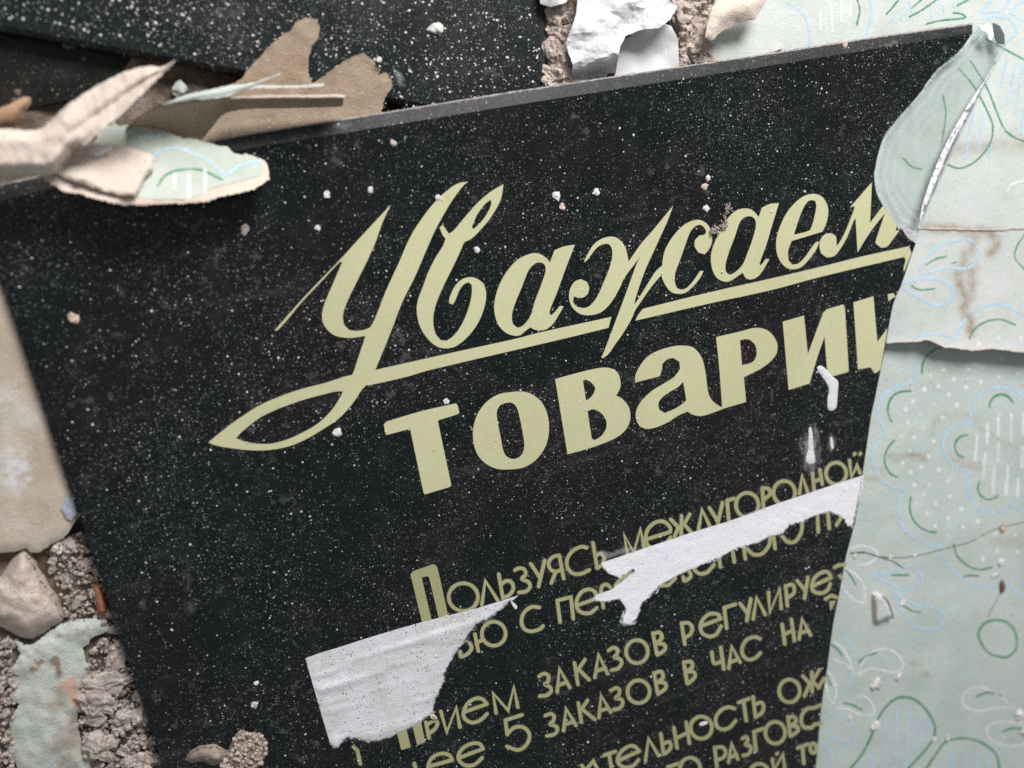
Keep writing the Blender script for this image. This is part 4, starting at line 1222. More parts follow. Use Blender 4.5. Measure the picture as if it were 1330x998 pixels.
# ---------------------------------------------------------------- torn wallpaper, top left
def ribbon(name, ea, eb, zf, mat, parent, nu=40, nv=9, thick=0.0003, rough=0.8):
    def resample(p, k):
        p = [Vector(q) for q in smooth_open(p, 4)]
        s = [0.0]
        for a, b in zip(p, p[1:]):
            s.append(s[-1] + (b - a).length)
        out, j = [], 0
        for i in range(k):
            tt = s[-1] * i / (k - 1)
            while j < len(s) - 2 and s[j + 1] < tt:
                j += 1
            out.append(p[j].lerp(p[j + 1], (tt - s[j]) / max(s[j + 1] - s[j], 1e-9)))
        return out
    A1, B1 = resample(ea, nu), resample(eb, nu)
    V = []
    for i in range(nu):
        for j in range(nv):
            u, v = i / (nu - 1), j / (nv - 1)
            q = A1[i].lerp(B1[i], v)
            if j in (0, nv - 1):
                q = q + Vector((R.uniform(-1, 1), R.uniform(-1, 1))) * rough
            V.append(at(q.x, q.y, zf(u, v, q.x, q.y)))
    Fc = []
    for i in range(nu - 1):
        for j in range(nv - 1):
            a, b, c, d = i * nv + j, (i + 1) * nv + j, (i + 1) * nv + j + 1, i * nv + j + 1
            f = (a, b, c, d)
            nz = (V[b] - V[a]).cross(V[d] - V[a])
            Fc.append(f if nz.z > 0 else f[::-1])
    n = len(V)
    V2 = V + [p - Vector((0, 0, thick)) for p in V]
    F2 = Fc + [tuple(i + n for i in reversed(f)) for f in Fc]
    for i in range(nu - 1):
        for j in (0, nv - 1):
            a, b = i * nv + j, (i + 1) * nv + j
            F2.append((a, b, b + n, a + n))
    for i in (0, nu - 1):
        for j in range(nv - 1):
            a, b = i * nv + j, i * nv + j + 1
            F2.append((a, b, b + n, a + n))
    return link(name, V2, F2, mat, parent, True)


t150, t060, t2 = T(150, 90, 4.99), T(0, 60, 4.99), T(330, 0, 3.838)
# flat torn backing sheet under the sign's top edge
s5 = t2([(220, 105), (260, 90), (310, 95), (330, 130), (320, 190), (290, 230), (272, 290), (270, 370), (290, 412), (350, 380), (420, 320), (500, 280), (545, 270), (600, 300), (620, 370), (660, 365), (690, 400), (690, 430), (655, 480), (630, 560)]) + [(488, 180), (330, 215), (255, 215), (235, 165), (262, 122)] + t150([(740, 105), (820, 60), (860, 0)]) + t2([(90, 220), (180, 150)])
s5 = torn(s5, 1.3, 1.8)


def z5(x, y, d=0):
    lim = -0.0064 - 0.0002
    up = max(0.0, (150 - y + (x - 400) * -0.12) / 110)
    return min(0.006, lim + 0.0085 * up) + 0.0005 * fbm(x * .05, y * .05, 1, 3) * min(1, up * 3)


s5o = sheet("wallpaper_scrap", s5, z5, M_BACKTAN, None, thick=0.0003, step=4.5, side=M_CORE)
tag(s5o, "broad tan torn wallpaper backing with two pointed lobes, tucked under the sign's top edge", "paper scrap")
# rolled strip
roll = thing("rolled_scrap", at(300, 150, -0.004), "rolled wallpaper strip, brown inside with a thin green lip, left of the pointed lobes", "paper scrap")
ea = [(166, 163), (182, 150), (200, 140), (216, 134), (250, 130), (280, 127), (310, 126), (350, 126.5), (400, 125.5), (446, 124.5)]
eb = [(160, 172), (196, 180), (230, 188), (256, 186), (275, 166), (288, 150), (310, 143), (350, 141), (400, 140), (446, 138.5)]
ribbon("inner_face", ea, eb, lambda u, v, x, y: 0.019 - 0.017 * v ** 0.75 - 0.004 * math.sin(math.pi * v) + (0.0 if u < .6 else -0.002 * (u - .6) / .4), M_BACKTAN, roll, 60, 10, rough=0.35)
ribbon("green_lip", [(210, 136), (230, 128), (250, 121.5), (276, 116), (300, 111), (330, 107.5), (346, 102), (364, 96)], [(212, 137), (232, 134), (252, 130), (290, 126.5), (320, 116), (334, 110.5), (347, 105), (364.5, 98)], lambda u, v, x, y: 0.0195 + 0.001 * math.sin(math.pi * v) + 0.003 * u, M_WPA, roll, 40, 5, rough=0.5)
ribbon("green_lip", [(318, 114), (336, 111), (380, 111.5), (421, 109)], [(318, 116.5), (338, 114.5), (380, 114), (421, 112)], lambda u, v, x, y: 0.0165, M_WPA, roll, 24, 3, rough=0.4)
ribbon("rolled_rim", [(300, 126), (350, 124), (400, 124), (446, 123), (448, 127)], [(300, 128), (350, 127), (400, 127), (444, 126.5), (448, 130)], lambda u, v, x, y: 0.0198 + 0.0006 * math.sin(math.pi * v), M_CORE, roll, 30, 3, rough=0.3)

# green flap with torn pale rim
gr = thing("torn_flap", at(230, 220, 0.001), "green printed wallpaper flap with torn pink rim and folded end, over the sign's corner", "paper scrap")
core = [(140, 152), (156, 164), (170, 162), (196, 167), (216, 170), (230, 178), (254, 182), (278, 188), (294, 192), (302, 198), (314, 202), (320, 200), (330, 204), (344, 207), (348, 218), (350, 232), (342, 239), (330, 246), (306, 252), (286, 256), (266, 262), (240, 264), (210, 264), (186, 267), (162, 266), (144, 264), (120, 257), (100, 252), (80, 247), (66, 238), (52, 231), (75, 226), (100, 222), (115, 200)]


def zg(x, y):
    v = min(1, max(0, (y - 160) / 100))
    return 0.004 + 0.0190 * v ** 1.3 - 0.004 * max(0, (x - 290) / 60) + 0.0005 * fbm(x * .03, y * .03, 1, 3)


sheet("torn_core", torn(core, 1.5, 1.9), lambda x, y, d: zg(x, y), M_CORE, gr, thick=0.00035, step=5)
face = [(140, 153), (156, 164), (170, 162), (196, 167), (216, 170), (230, 178), (254, 182), (278, 188), (294, 192), (302, 198), (314, 202), (320, 200), (330, 204), (339, 208), (342, 219), (338, 229), (320, 234), (298, 238), (278, 244), (262, 252), (250, 258), (220, 259), (190, 258.5), (150, 254), (120, 240), (110, 215)]
M_WPG = paper_mat("wallpaper_flap_green", (0.57, 0.615, 0.54), (0.45, 0.50, 0.43), True, scale=40)
tag(sheet("printed_face", torn(face, 1.1, 1.9), lambda x, y, d: zg(x, y) + 0.0003, M_WPG, gr, thick=0.0002, step=5), "green printed side with blue and green flower lines")
zgp = lambda x, y: zg(x, y) + 0.0003
pr(gr, t150, I_BLUE, zgp, [(70, 385), (130, 425), (210, 445), (320, 420)], [(250, 555), (330, 515), (420, 515), (520, 550), (620, 605), (715, 690), (760, 650), (840, 612), (940, 598)], w=3.6)
pr(gr, t150, I_GREEN, zgp, [(275, 760), (310, 700), (370, 665), (460, 648), (560, 655), (690, 715)], w=2.8)
pr(gr, t150, I_WHITE, zgp, [(385, 680), (382, 770)], [(478, 690), (474, 830)], [(582, 650), (578, 800)], w=5.0)
fold = t060([(490, 612), (560, 630), (700, 640), (850, 655), (960, 690), (1000, 720), (990, 800), (940, 850), (910, 920), (880, 975), (780, 970), (650, 935), (520, 890), (420, 860), (375, 825), (430, 770), (470, 680)])
tag(sheet("folded_end", torn(fold, 0.7, 2.4), lambda x, y, d: zg(x, y) + 0.0030 + 0.0022 * min(1, d / 2) + 0.0014 * math.sin((x - 95) / 13 + y * .03) * min(1, d / 8) + 0.0006 * fbm(x * .05, y * .05, 1, 3), M_BACK, gr, thick=0.0004, step=4.5), "folded back end showing the beige side")
crumb("plaster_crumb", 128, 196, 9, 0.0185, M_WHITE, "white plaster crumb on the folded beige end of the green flap", "plaster crumb", asp=1.5, h=0.35)

# long pinkish curl
cu = thing("curled_scrap", at(90, 180, 0.002), "long pinkish curl of wallpaper backing with a pointed tip, coming in from the left", "paper scrap")
ea = [(-60, 165), (0, 167), (45, 169), (62, 160), (86, 138), (112, 120), (136, 106), (164, 93), (192, 86), (210, 87), (227, 78)]
eb = [(-60, 233), (0, 231), (40, 229), (66, 229), (78, 218), (92, 197), (114, 185), (136, 166), (160, 147), (184, 123), (228, 79.5)]
def zcurl(u, v, x, y):
    s = min(1.0, max(0.0, (u - 0.42) / 0.2))
    roll_ = 0.017 * min(1.0, math.sin(math.pi * min(1.0, 0.12 + 0.80 * v)) * 1.25) ** 0.7
    flat_ = 0.010 + 0.006 * v - 0.003 * math.exp(-((v - 0.62) / 0.10) ** 2)
    return 0.010 + roll_ * (1 - s) + flat_ * s + 0.009 * u + 0.0010 * fbm(x * .05, y * .05, 1, 3)


ribbon("curl", ea, eb, zcurl, M_BACK, cu, 150, 16, rough=0.9)
ribbon("split_strip", [(138, 158), (150, 148), (164, 136), (176, 125), (186, 117)], [(142, 164), (158, 152), (172, 139), (182, 126), (187, 118)], lambda u, v, x, y: 0.0285 + 0.004 * u, M_BACK, cu, 24, 4, rough=0.4)
br = t060([(-40, 395), (0, 400), (80, 370), (150, 330), (190, 330), (205, 365), (160, 430), (160, 470), (100, 520), (0, 535), (-40, 540)])
tag(sheet("wallpaper_scrap", torn(br, 0.7, 2.5), lambda x, y, d: 0.004 - 0.011 * min(1, max(0, x + 10) / 55) + 0.003 * min(1, d / 9), paper_mat("wallpaper_back_shaded", (0.46, 0.30, 0.19), (0.34, 0.21, 0.13), bump=0.8), None, thick=0.0004, step=4),  # brown tone puts the backside's shade into the colour
    "small brown paper scrap at the left border, above the long pinkish curl", "paper scrap")
sh2 = T(330, 0, 3.838)([(690, 335), (700, 345), (735, 365), (748, 390), (742, 430), (728, 447), (705, 425), (696, 380)])
tag(sheet("glass_splinter", sh2, lambda x, y, d: -0.0093 + 0.0022 * min(1, d / 4), M_CLEAR, None, thick=0.0008, step=2.5), "small clear glass splinter beside the right lobe of the tan backing", "glass splinter")
crumb("plaster_crumb", 566.5, 38, 8.5, Z2, M_WHITE, "cream plaster crumb alone on the upper glass panel", "plaster crumb", h=0.75, asp=1.2, seed=2.7)
crumb("plaster_crumb", 492, 77, 4, 0.0005, M_WHITE, "small white crumb at the top of the tan backing's right lobe", "plaster crumb")
crumb("pebble", 234, 116, 9, -0.0185, M_FLAKE, "small pale green stone in the dark dirt between the curl and the roll", "stone", h=0.6, sub=2)

# ---------------------------------------------------------------- top: crumpled paper, lumps, flap
M_LUMP = rough_mat("pinkish_mortar", (0.68, 0.575, 0.51), (0.50, 0.395, 0.33), 70, 1300, 1.0, 0.0012, c3=(0.62, 0.54, 0.48))
cp = thing("crumpled_paper", at(800, 60, -0.012), "crumpled sheet of bright white paper behind the sign's top edge", "crumpled paper")
o1 = torn([(757, -70), (748, 20), (735, 57), (744, 84), (742, 112), (800, 106), (800, 92), (806, 60), (812, 47), (835, 38), (857, 36), (871, 25), (880, 8), (868, 0), (872, -70)], 0.6, 4)
def crease(x, y, amp):
    wx, wy = x + 4 * fbm(x * .012, y * .012, 1, 1, 1.0), y + 4 * fbm(x * .012, y * .012, 1, 1, 5.0)
    z = 0.0
    for ang, per, k, ph in ((0.42, 61, 1.0, 3), (1.15, 50, 0.7, 11), (2.3, 66, 0.7, 20), (0.75, 29, 0.30, 4), (2.0, 23, 0.18, 2)):
        u = (wx * math.cos(ang) + wy * math.sin(ang) + ph) / per
        z += k * (abs((u % 1.0) - 0.5) * 2 - 0.5) * per / 47
    return amp * z


sheet("crumple", o1, lambda x, y, d: 0.001 + crease(x, y, 0.0026) + 0.0009 * fbm(x * .09, y * .09, 1, 2) - 0.012 * min(1, max(0, (y - 78 + (x - 742) * 0.12) / 24)) ** 1.5, M_WHITEPAPER, cp, thick=0.0003, step=5.5, smooth=False)
o2 = torn([(790, 124), (792, 100), (798, 70), (806, 46), (830, 32), (862, 30), (872, 34), (881, 52), (883, 105), (880, 120)], 0.5, 4)
sheet("hollow", o2, lambda x, y, d: -0.0115 + crease(x, y, 0.0018) + 0.006 * max(0, (x - 845) / 40), M_WHITEPAPER, cp, thick=0.0003, step=4.5)
o3 = [(700, -30), (702, 5), (715, 9), (735, 4), (745, -8), (748, -40)]
sheet("corner", torn(o3, 0.6, 4), lambda x, y, d: -0.004 + crease(x, y, 0.003), M_WHITEPAPER, cp, thick=0.0003, step=5, smooth=False)
TOPL = [(722, 22, 15), (731, 52, 14), (720, 74, 15), (716, 100, 16), (735, 98, 12), (884, 22, 17), (901, 12, 16), (888, 48, 17), (904, 42, 14), (895, 70, 15), (880, 74, 12), (908, 66, 12), (893, -6, 20), (716, 45, 10), (740, 25, 13), (738, 78, 11), (728, 112, 14), (898, 84, 11), (912, 40, 12), (912, 88, 13)]
for i, (x, y, r) in enumerate(TOPL):
    left = x < 800
    crumb("mortar_lump", x, y, r * 1.15, -0.0150, M_LUMP, ("crumbly pinkish mortar lump between the upper glass panel and the crumpled paper" if left else "crumbly pinkish mortar lump between the crumpled paper and the pink flap"), "mortar lump",
          "mortar lumps left of the crumpled paper" if left else "mortar lumps right of the crumpled paper", h=0.8, sub=4, amp=0.55, seed=i * 3.1 + 1)
fl = T(700, 0, 4.03)([(870, 195), (882, 120), (905, 40), (940, 8), (1000, -40), (1190, -40), (1182, 25), (1150, 70), (1140, 100), (1100, 108), (1060, 122), (1030, 118), (1010, 140), (965, 160), (930, 185), (915, 210), (895, 215)])
tag(sheet("peeled_flap", torn(fl, 0.7, 2.6), lambda x, y, d: 0.004 + 0.004 * min(1, d / 15) + 0.0006 * fbm(x * .05, y * .05, 1, 3), M_BACK, None, thick=0.0004, step=5, side=M_CORE),
    "pink paper flap folded over at the top, right of the mortar lumps", "paper scrap")
tag(sheet("glass_splinter", [(1001, 68), (1004, 63), (1013, 58), (1018, 58.5), (1017, 62), (1008, 66.5)], -0.0055, M_WHITE, None, thick=0.001, step=3), "small white sliver on the wallpaper just above the sign's top edge", "splinter")

# ---------------------------------------------------------------- left: plaster slab, stones, paint flake, rubble
slab = torn([(-60, 330), (-5, 345), (30, 430), (62, 520), (80, 585), (98, 640), (106, 668), (99, 676), (90, 690), (82, 700), (68, 706), (52, 717), (40, 718), (34, 712), (18, 717), (-4, 719), (-60, 722)], 0.7, 3.0)
add_tint(M_SLAB, 'pale', (0.66, 0.65, 0.65), 0.2, 0.6)
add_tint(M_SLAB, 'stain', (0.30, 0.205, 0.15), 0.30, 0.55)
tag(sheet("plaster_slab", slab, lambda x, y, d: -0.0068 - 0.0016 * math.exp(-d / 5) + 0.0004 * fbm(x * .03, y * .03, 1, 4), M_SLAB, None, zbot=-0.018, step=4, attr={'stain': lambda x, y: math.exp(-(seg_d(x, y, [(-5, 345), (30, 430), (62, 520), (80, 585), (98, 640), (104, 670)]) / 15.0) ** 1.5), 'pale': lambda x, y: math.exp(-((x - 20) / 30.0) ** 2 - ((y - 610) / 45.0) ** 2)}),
    "smooth beige plaster slab along the sign's left edge", "plaster slab")
tag(sheet("paint_chip", torn([(84, 648), (95, 645), (100, 668), (92, 676), (86, 674), (79, 661)], 0.5, 2), lambda x, y, d: -0.0058 + 0.0002 * min(1, d), M_BLUE, None, thick=0.0008, step=3), "small blue grey paint chip on the end of the plaster slab", "paint chip")
tZ = T(0, 660, 2.955)


def rockz(zb, h, k, amp=0.0012, s=0.06, seed=0.0):
    return lambda x, y, d: zb + h * (1 - math.exp(-d / k)) + amp * fbm(x * s, y * s, 1, 5, seed) * min(1, d / 3)


st = tZ([(-40, 280), (0, 268), (40, 205), (70, 172), (95, 156), (118, 180), (135, 210), (150, 250), (180, 295), (215, 342), (232, 380), (249, 420), (238, 440), (200, 458), (165, 485), (130, 502), (95, 500), (60, 488), (25, 465), (-40, 440)])
tag(sheet("plaster_chunk", torn(st, 0.9, 2.6), rockz(-0.013, 0.0125, 9, 0.0011, 0.07), M_STONE2, None, zbot=-0.019, step=3.6), "big pinkish plaster chunk at the left border, below the slab", "plaster chunk")
M_FLAKE2 = M_FLAKE.copy()
M_FLAKE2.name = "pale_green_paint_worn"
add_tint(M_FLAKE2, 'rosy', (0.60, 0.40, 0.33))
add_tint(M_FLAKE2, 'stain', (0.25, 0.19, 0.14), 0.24, 0.42)
fk = tZ([(58, 512), (90, 530), (120, 528), (165, 495), (200, 468), (230, 450), (262, 436), (300, 430), (340, 426), (375, 430), (402, 440), (430, 466), (400, 478), (372, 490), (345, 505), (340, 520), (315, 535), (322, 560), (330, 590), (346, 618), (330, 650), (312, 662), (318, 690), (300, 705), (290, 722), (312, 750), (332, 768), (320, 786), (300, 784), (296, 820), (300, 850), (312, 900), (335, 940), (352, 968), (340, 1030), (80, 1060), (60, 975), (28, 935), (42, 890), (38, 830), (58, 780), (76, 752), (38, 735), (35, 712), (60, 680), (72, 645), (42, 632), (60, 590), (84, 560), (70, 540)])
fko = sheet("paint_flake", torn(fk, 1.4, 1.9), lambda x, y, d: -0.0105 + 0.0032 * (1 - math.exp(-d / 14)) + 0.0010 * fbm(x * .04, y * .04, 1, 4), M_FLAKE2, None, thick=0.0009, step=3.4, side=M_WHITE, attr={'rosy': lambda x, y: math.exp(-(seg_d(x, y, tZ([(235, 690), (285, 660), (275, 715), (290, 760)])) / 8.0) ** 2), 'stain': lambda x, y: math.exp(-(seg_d(x, y, tZ([(130, 610), (190, 580), (235, 600), (230, 640)])) / 13) ** 2) * 0.78 + 0.62 * math.exp(-(seg_d(x, y, tZ([(210, 500), (330, 465)])) / 9.0) ** 2)})
tag(fko, "large curved flake of pale green paint among the rubble at lower left", "paint flake")
bk = tZ([(358, 305), (378, 290), (396, 318), (410, 360), (412, 402), (392, 412), (374, 408), (362, 350)])
tag(sheet("brick_chip", torn(bk, 0.6, 2.2), rockz(-0.010, 0.0055, 4, 0.0007, 0.1), M_BRICK, None, zbot=-0.016, step=2.6), "orange brick chip beside the sign's left edge", "brick chip")
for i, (x, y, rx, asp, h, lb) in enumerate([(270, 145, 24, 1.2, .7, "pale rounded pebble at the top of the rubble, under the slab's end"), (222, 152, 17, 1.2, .6, "small white chip beside the pale rounded pebble"),
                                            (378, 905, 44, 1.15, .7, "round grey mortar lump with a dark split, low in the rubble"), (370, 735, 52, 1.35, .6, "broad grey mortar lump beside the pale green flake"),
                                            (545, 712, 24, .95, .9, "tan shell shaped stone touching the sign's left edge"), (545, 790, 30, .7, .7, "upright grey sliver of mortar against the sign's left edge"),
                                            (455, 560, 40, .45, .5, "long slanting grey splinter of mortar beside the sign"), (540, 965, 38, 1.1, .7, "pale lump of mortar at the bottom of the rubble"),
                                            (462, 845, 16, 1.2, .7, "tiny bluish white chip in the rubble"), (365, 805, 30, 1.2, .5, "tan flat stone under the broad grey lump"),
                                            (415, 660, 56, 1.8, .45, "flat pale mortar piece across the middle of the rubble"), (480, 790, 30, 1.1, .7, "knobbly grey stone between the lump and the sliver")]):
    p = tZ([(x, y)])[0]
    crumb("rubble_stone", p[0], p[1], rx / 2.955, -0.0115, M_STONE if i != 1 else M_WHITE, lb, "stone", "named stones in the rubble" if False else None, h=h, asp=asp ** .5, sub=4 if rx > 30 else 3, amp=0.62, seed=i * 5.3 + 2)
POLY = [(58, 716), (84, 702), (106, 690), (128, 740), (150, 812), (176, 880), (196, 940), (214, 1010), (104, 1010), (112, 960), (100, 930), (104, 915), (114, 905), (100, 900), (112, 868), (116, 850), (136, 820), (146, 818), (128, 804), (90, 806), (84, 800), (82, 780)]
POLY2 = [(-30, 826), (20, 830), (16, 870), (24, 900), (14, 950), (30, 1010), (-30, 1010)]
cnt = 0
protos = []
gv, gf = [], []
for k in range(4200):
    P_ = POLY if k % 5 else POLY2
    xs, ys = [p[0] for p in P_], [p[1] for p in P_]
    x, y = R.uniform(min(xs), max(xs)), R.uniform(min(ys), max(ys))
    if not inside(np.array([[x, y]]), P_)[0]:
        continue
    big = R.random() < 0.13 and cnt < 110
    s = PX * (at(x, y, -0.013) - CAM).length / DIST
    if big:
        r = R.uniform(3.6, 6.8)
        o = crumb("rubble_crumb", x, y, r, -0.0155 + R.uniform(0, 0.003), M_STONE, "small grey brown mortar crumb among the rubble left of the sign", "mortar crumb", "mortar crumbs in the rubble left of the sign", h=R.uniform(.6, .95), asp=R.uniform(.8, 1.25), sub=2, amp=0.75)
        cnt += 1
    else:
        r = (0.7 + 2.6 * R.random() ** 2) * s
        v, f = lump(at(x, y, -0.0160 + R.uniform(0, 0.0080)), r, r * R.uniform(.6, 1), r * .8, R.uniform(1, 99), 1, 0.5)
        b = len(gv); gv += v; gf += [tuple(b + i for i in q) for q in f]
tag(link("fine_rubble", gv, gf, M_STONE, None, False), "loose fine mortar grit between the stones", None, None, 'stuff')
# bed that carries the rubble
bed = [(-80, 700), (60, 700), (130, 690), (240, 1060), (-80, 1060)]
tag(sheet("dirt", bed, lambda x, y, d: -0.0150 + 0.0020 * fbm(x * .05, y * .05, 1, 5, 3.0), M_DIRT, None, zbot=-0.022, step=5), None, None, None, 'structure')

# ---------------------------------------------------------------- things lying on the sign
K2, L2, N2 = K_, L_, Nn
tp = T(380, 790, 4.99)
t1t = K_([(812, 512), (760, 562), (680, 622), (600, 660), (545, 722), (515, 785), (470, 838), (440, 890), (392, 985)]) + Pp([(690, 385), (697, 430), (650, 520), (618, 610), (632, 632), (555, 690), (450, 755), (330, 808), (230, 835), (130, 820), (60, 808), (20, 845)]) + tp([(352, 850), (300, 905), (275, 920), (245, 892)])
tape1 = tp([(82, 325)]) + tp([(180, 290), (300, 255), (430, 212), (550, 175), (700, 130), (850, 88), (1000, 50), (1200, 0)]) + K_([(770, 497), (868, 465)]) + torn(K_([(812, 512), (760, 562), (715, 598), (680, 622), (650, 640), (600, 660), (585, 690), (545, 722), (540, 760), (515, 785), (478, 815), (470, 838), (448, 850), (440, 890), (400, 935), (392, 985)]) + Pp([(690, 385), (697, 430), (670, 470), (650, 520), (625, 570), (618, 610), (632, 632), (600, 665), (555, 690), (510, 735), (450, 755), (400, 768), (365, 780), (330, 808), (230, 835), (170, 832), (130, 820), (60, 808), (20, 845)]), 1.0, 2.0, closed=False) + torn(tp([(352, 850), (300, 905), (275, 920), (245, 892)]), 0.8, 2, closed=False)


def ztape(x, y, d):
    r = 0.0016 * max(0, fbm(x * .005, (y + x * .28) * .05, 1, 3, 2.0) + 0.3)
    return 0.00022 + r * min(1, d / 10) + 0.0001 * fbm(x * .1, y * .1, 1, 3) * min(1, d / 3)


tag(sheet("paper_tape", tape1, ztape, M_TAPE1, None, thick=0.00015, step=3.0, attr={'edge': lambda x, y: min(1.0, seg_d(x, y, t1t) / 8.0)}), "dirty white paper label with a torn right side, stuck over the sign's lower text", "paper label")
t2t = Mm([(1104, 300), (1082, 430), (1040, 640), (988, 605), (955, 560), (880, 528), (795, 555), (700, 600), (630, 615), (590, 668), (500, 690), (420, 732), (300, 762), (200, 810), (100, 858), (10, 898)]) + L_([(760, 715), (670, 762), (580, 812), (530, 872), (462, 950)]) + Nn([(880, 110), (835, 232), (795, 265), (725, 258), (755, 152), (718, 98), (640, 115), (528, 105), (560, 62)]) + L_([(200, 845), (290, 800), (412, 705), (330, 755), (250, 735), (215, 690)])
tape2 = L_([(205, 655), (500, 555), (800, 455), (1000, 395), (1327, 285)]) + Mm([(300, 555), (500, 487), (800, 385), (1104, 287)]) + torn(Mm([(1100, 380), (1082, 430), (1070, 490), (1052, 570), (1040, 640), (1010, 625), (988, 605), (990, 570), (955, 560), (930, 550), (900, 540), (880, 528), (830, 545), (795, 555), (760, 570), (735, 592), (700, 600), (650, 602), (630, 615), (600, 640), (590, 668), (550, 685), (500, 690), (470, 710), (420, 732), (370, 738), (335, 760), (300, 762), (250, 785), (200, 810), (150, 845), (100, 858), (50, 870), (10, 898)]) + L_([(760, 715), (735, 725), (700, 735), (670, 762), (640, 775), (605, 795), (580, 812), (570, 850), (530, 872), (500, 888), (475, 910), (462, 950)]) + Nn([(905, 95), (880, 110), (862, 160), (850, 190), (835, 232), (820, 255), (795, 265), (750, 268), (725, 258), (718, 235), (735, 200), (755, 152), (735, 120), (718, 98), (690, 98), (640, 115), (600, 108), (560, 115), (528, 105), (545, 85), (560, 62)]) + L_([(200, 845), (235, 838), (270, 830), (290, 800), (330, 780), (350, 760), (385, 735), (412, 705), (380, 722), (330, 755), (290, 740), (250, 735), (230, 715), (215, 690)]), 0.9, 1.9, closed=False)
tag(sheet("paper_tape", tape2, lambda x, y, d: 0.00022 + 0.0005 * max(0, fbm(x * .02, y * .05, 1, 3)) * min(1, d / 6) + 0.00015 * math.exp(-d / 3), M_TAPE2, None, thick=0.00015, step=3.0, attr={'edge': lambda x, y: min(1.0, seg_d(x, y, t2t) / 6.0)}), "clean white paper strip with a ragged lower edge across the middle of the text", "paper label")
tag(sheet("paper_tape", torn(K_([(815, 505), (832, 510), (858, 535), (856, 552), (845, 556), (828, 535)]), 0.3, 1.6), 0.0005, M_WHITEPAPER, None, thick=0.0002, step=2), "tiny white paper shred off the tip of the dirty label", "paper shred")
fw = smooth_closed(J_([(805, 487), (822, 473), (855, 490), (900, 540), (938, 572), (942, 600), (938, 650), (932, 735), (918, 758), (895, 767), (875, 752), (873, 690), (882, 640), (878, 610), (850, 562), (818, 520)]), ang=60, n=3)
tag(sheet("white_drip", fw, lambda x, y, d: 0.0001 + 0.00045 * min(1, d / 4) ** .5 + 0.00015 * fbm(x * .12, y * .12, 1, 3), rough_mat("white_paint", (0.78, 0.78, 0.80), (0.72, 0.72, 0.75), 150, 1500, 0.2, rough=0.45), None, zbot=0.00005, step=2.2), "bent white paint drip across the foot of a cream heading letter", "paint drip")


def scuff(pts, cx, cy, rx, ry, label, core=1.0):
    def fade(x, y):
        q = math.hypot((x - cx) / rx, (y - cy) / ry)
        return core * max(0.0, 1 - q * (1 + 0.5 * fbm(x * .11, y * .05, 1, 3))) ** 1.1 * max(0.0, 0.55 + 0.9 * fbm(x * .22, y * .06, 1, 3, 2.0))
    V, fs = fill([ell(cx, cy, rx, ry)[:-1]], 2.0)
    top = [at(x, y, 0.0001) for x, y in V]
    ff = [f if (top[f[1]] - top[f[0]]).cross(top[f[2]] - top[f[0]]).z > 0 else (f[0], f[2], f[1]) for f in fs]
    return tag(link("scratch_mark", top, ff, M_SCUFF, None, False, None, {'fade': [fade(x, y) for x, y in V]}), label, "scuff")


scuff(None, 1053, 584, 17, 34, "milky white scuff on the black glass above the text's end", 0.75)
scuff(None, 244, 752, 9, 14, "faint brown smear on the black glass above the mortar clod", 0.13)
scuff(None, 247, 787, 10, 14, "second faint smear just below the first brown smear", 0.13)
scuff(None, 1080, 575, 6, 14, "smaller milky scuff to the right of the bright one", 0.7)
gl_ = L_([(165, 580), (210, 570), (270, 585), (330, 555), (400, 545), (480, 560), (400, 590), (300, 615), (200, 650), (140, 670), (60, 695), (150, 655), (215, 625)])
V_, f_ = fill([gl_], 2.5)
tv = [at(x, y, 0.00011) for x, y in V_]
tag(link("glue_residue", tv, [f if (tv[f[1]] - tv[f[0]]).cross(tv[f[2]] - tv[f[0]]).z > 0 else (f[0], f[2], f[1]) for f in f_], M_SCUFF, None, False, None, {'fade': [0.34 * min(1, float(edge_dist(np.array([[x, y]]), gl_)[0]) / 4 + .1) for x, y in V_]}), "thin cloudy glue residue at the left tip of the clean white paper strip", "glue residue")
core_ = torn(Mm([(752, -20), (768, -24), (775, 20), (780, 80), (785, 140), (792, 195), (780, 212), (755, 215), (735, 200), (732, 175), (745, 140), (750, 90), (752, 40)]), 0.5, 2.2)
tag(sheet("white_scrape", core_, lambda x, y, d: 0.00015 + 0.0004 * min(1, d / 3), M_WHITE, None, thick=0.0001, step=2.2), "bright white scraped streak inside the milky scuff", "scuff")
tag(sheet("white_scrape", torn(Mm([(890, 40), (900, 38), (908, 80), (912, 112), (900, 118), (893, 85)]), 0.4, 2), 0.0002, M_WHITEPAPER, None, thick=0.0001, step=2), "short faint scraped streak right of the bright one", "scuff")
t = NT("grey_fluff"); t.done(t.mix(t.noise(900), (0.52, 0.44, 0.42), (0.30, 0.24, 0.23)), 0.9, 0.1); M_FLUFF = t.m
fv, ff = [], []
path = smooth_open(G_([(720, 140), (735, 165), (705, 200), (700, 240), (715, 265), (690, 285), (655, 290), (630, 295), (650, 318)]), 6)
for i in range(150):
    x, y = path[R.randrange(len(path))]
    x, y = x + R.gauss(0, 2.2), y + R.gauss(0, 2.2)
    r = PX * R.uniform(.7, 1.9)
    v, f = lump(at(x, y, R.uniform(0.0001, 0.0022)), r * 1.5, r * .55, r * .6, R.uniform(1, 99), 1, 0.6, flat_bottom=False)
    b = len(fv); fv += v; ff += [tuple(b + k for k in q) for q in f]
o = tag(link("lint_clump", fv, ff, M_FLUFF, None, True), "grey brown clump of lint stuck between two script letters", "lint")
mt = T(0, 738, 3.838)
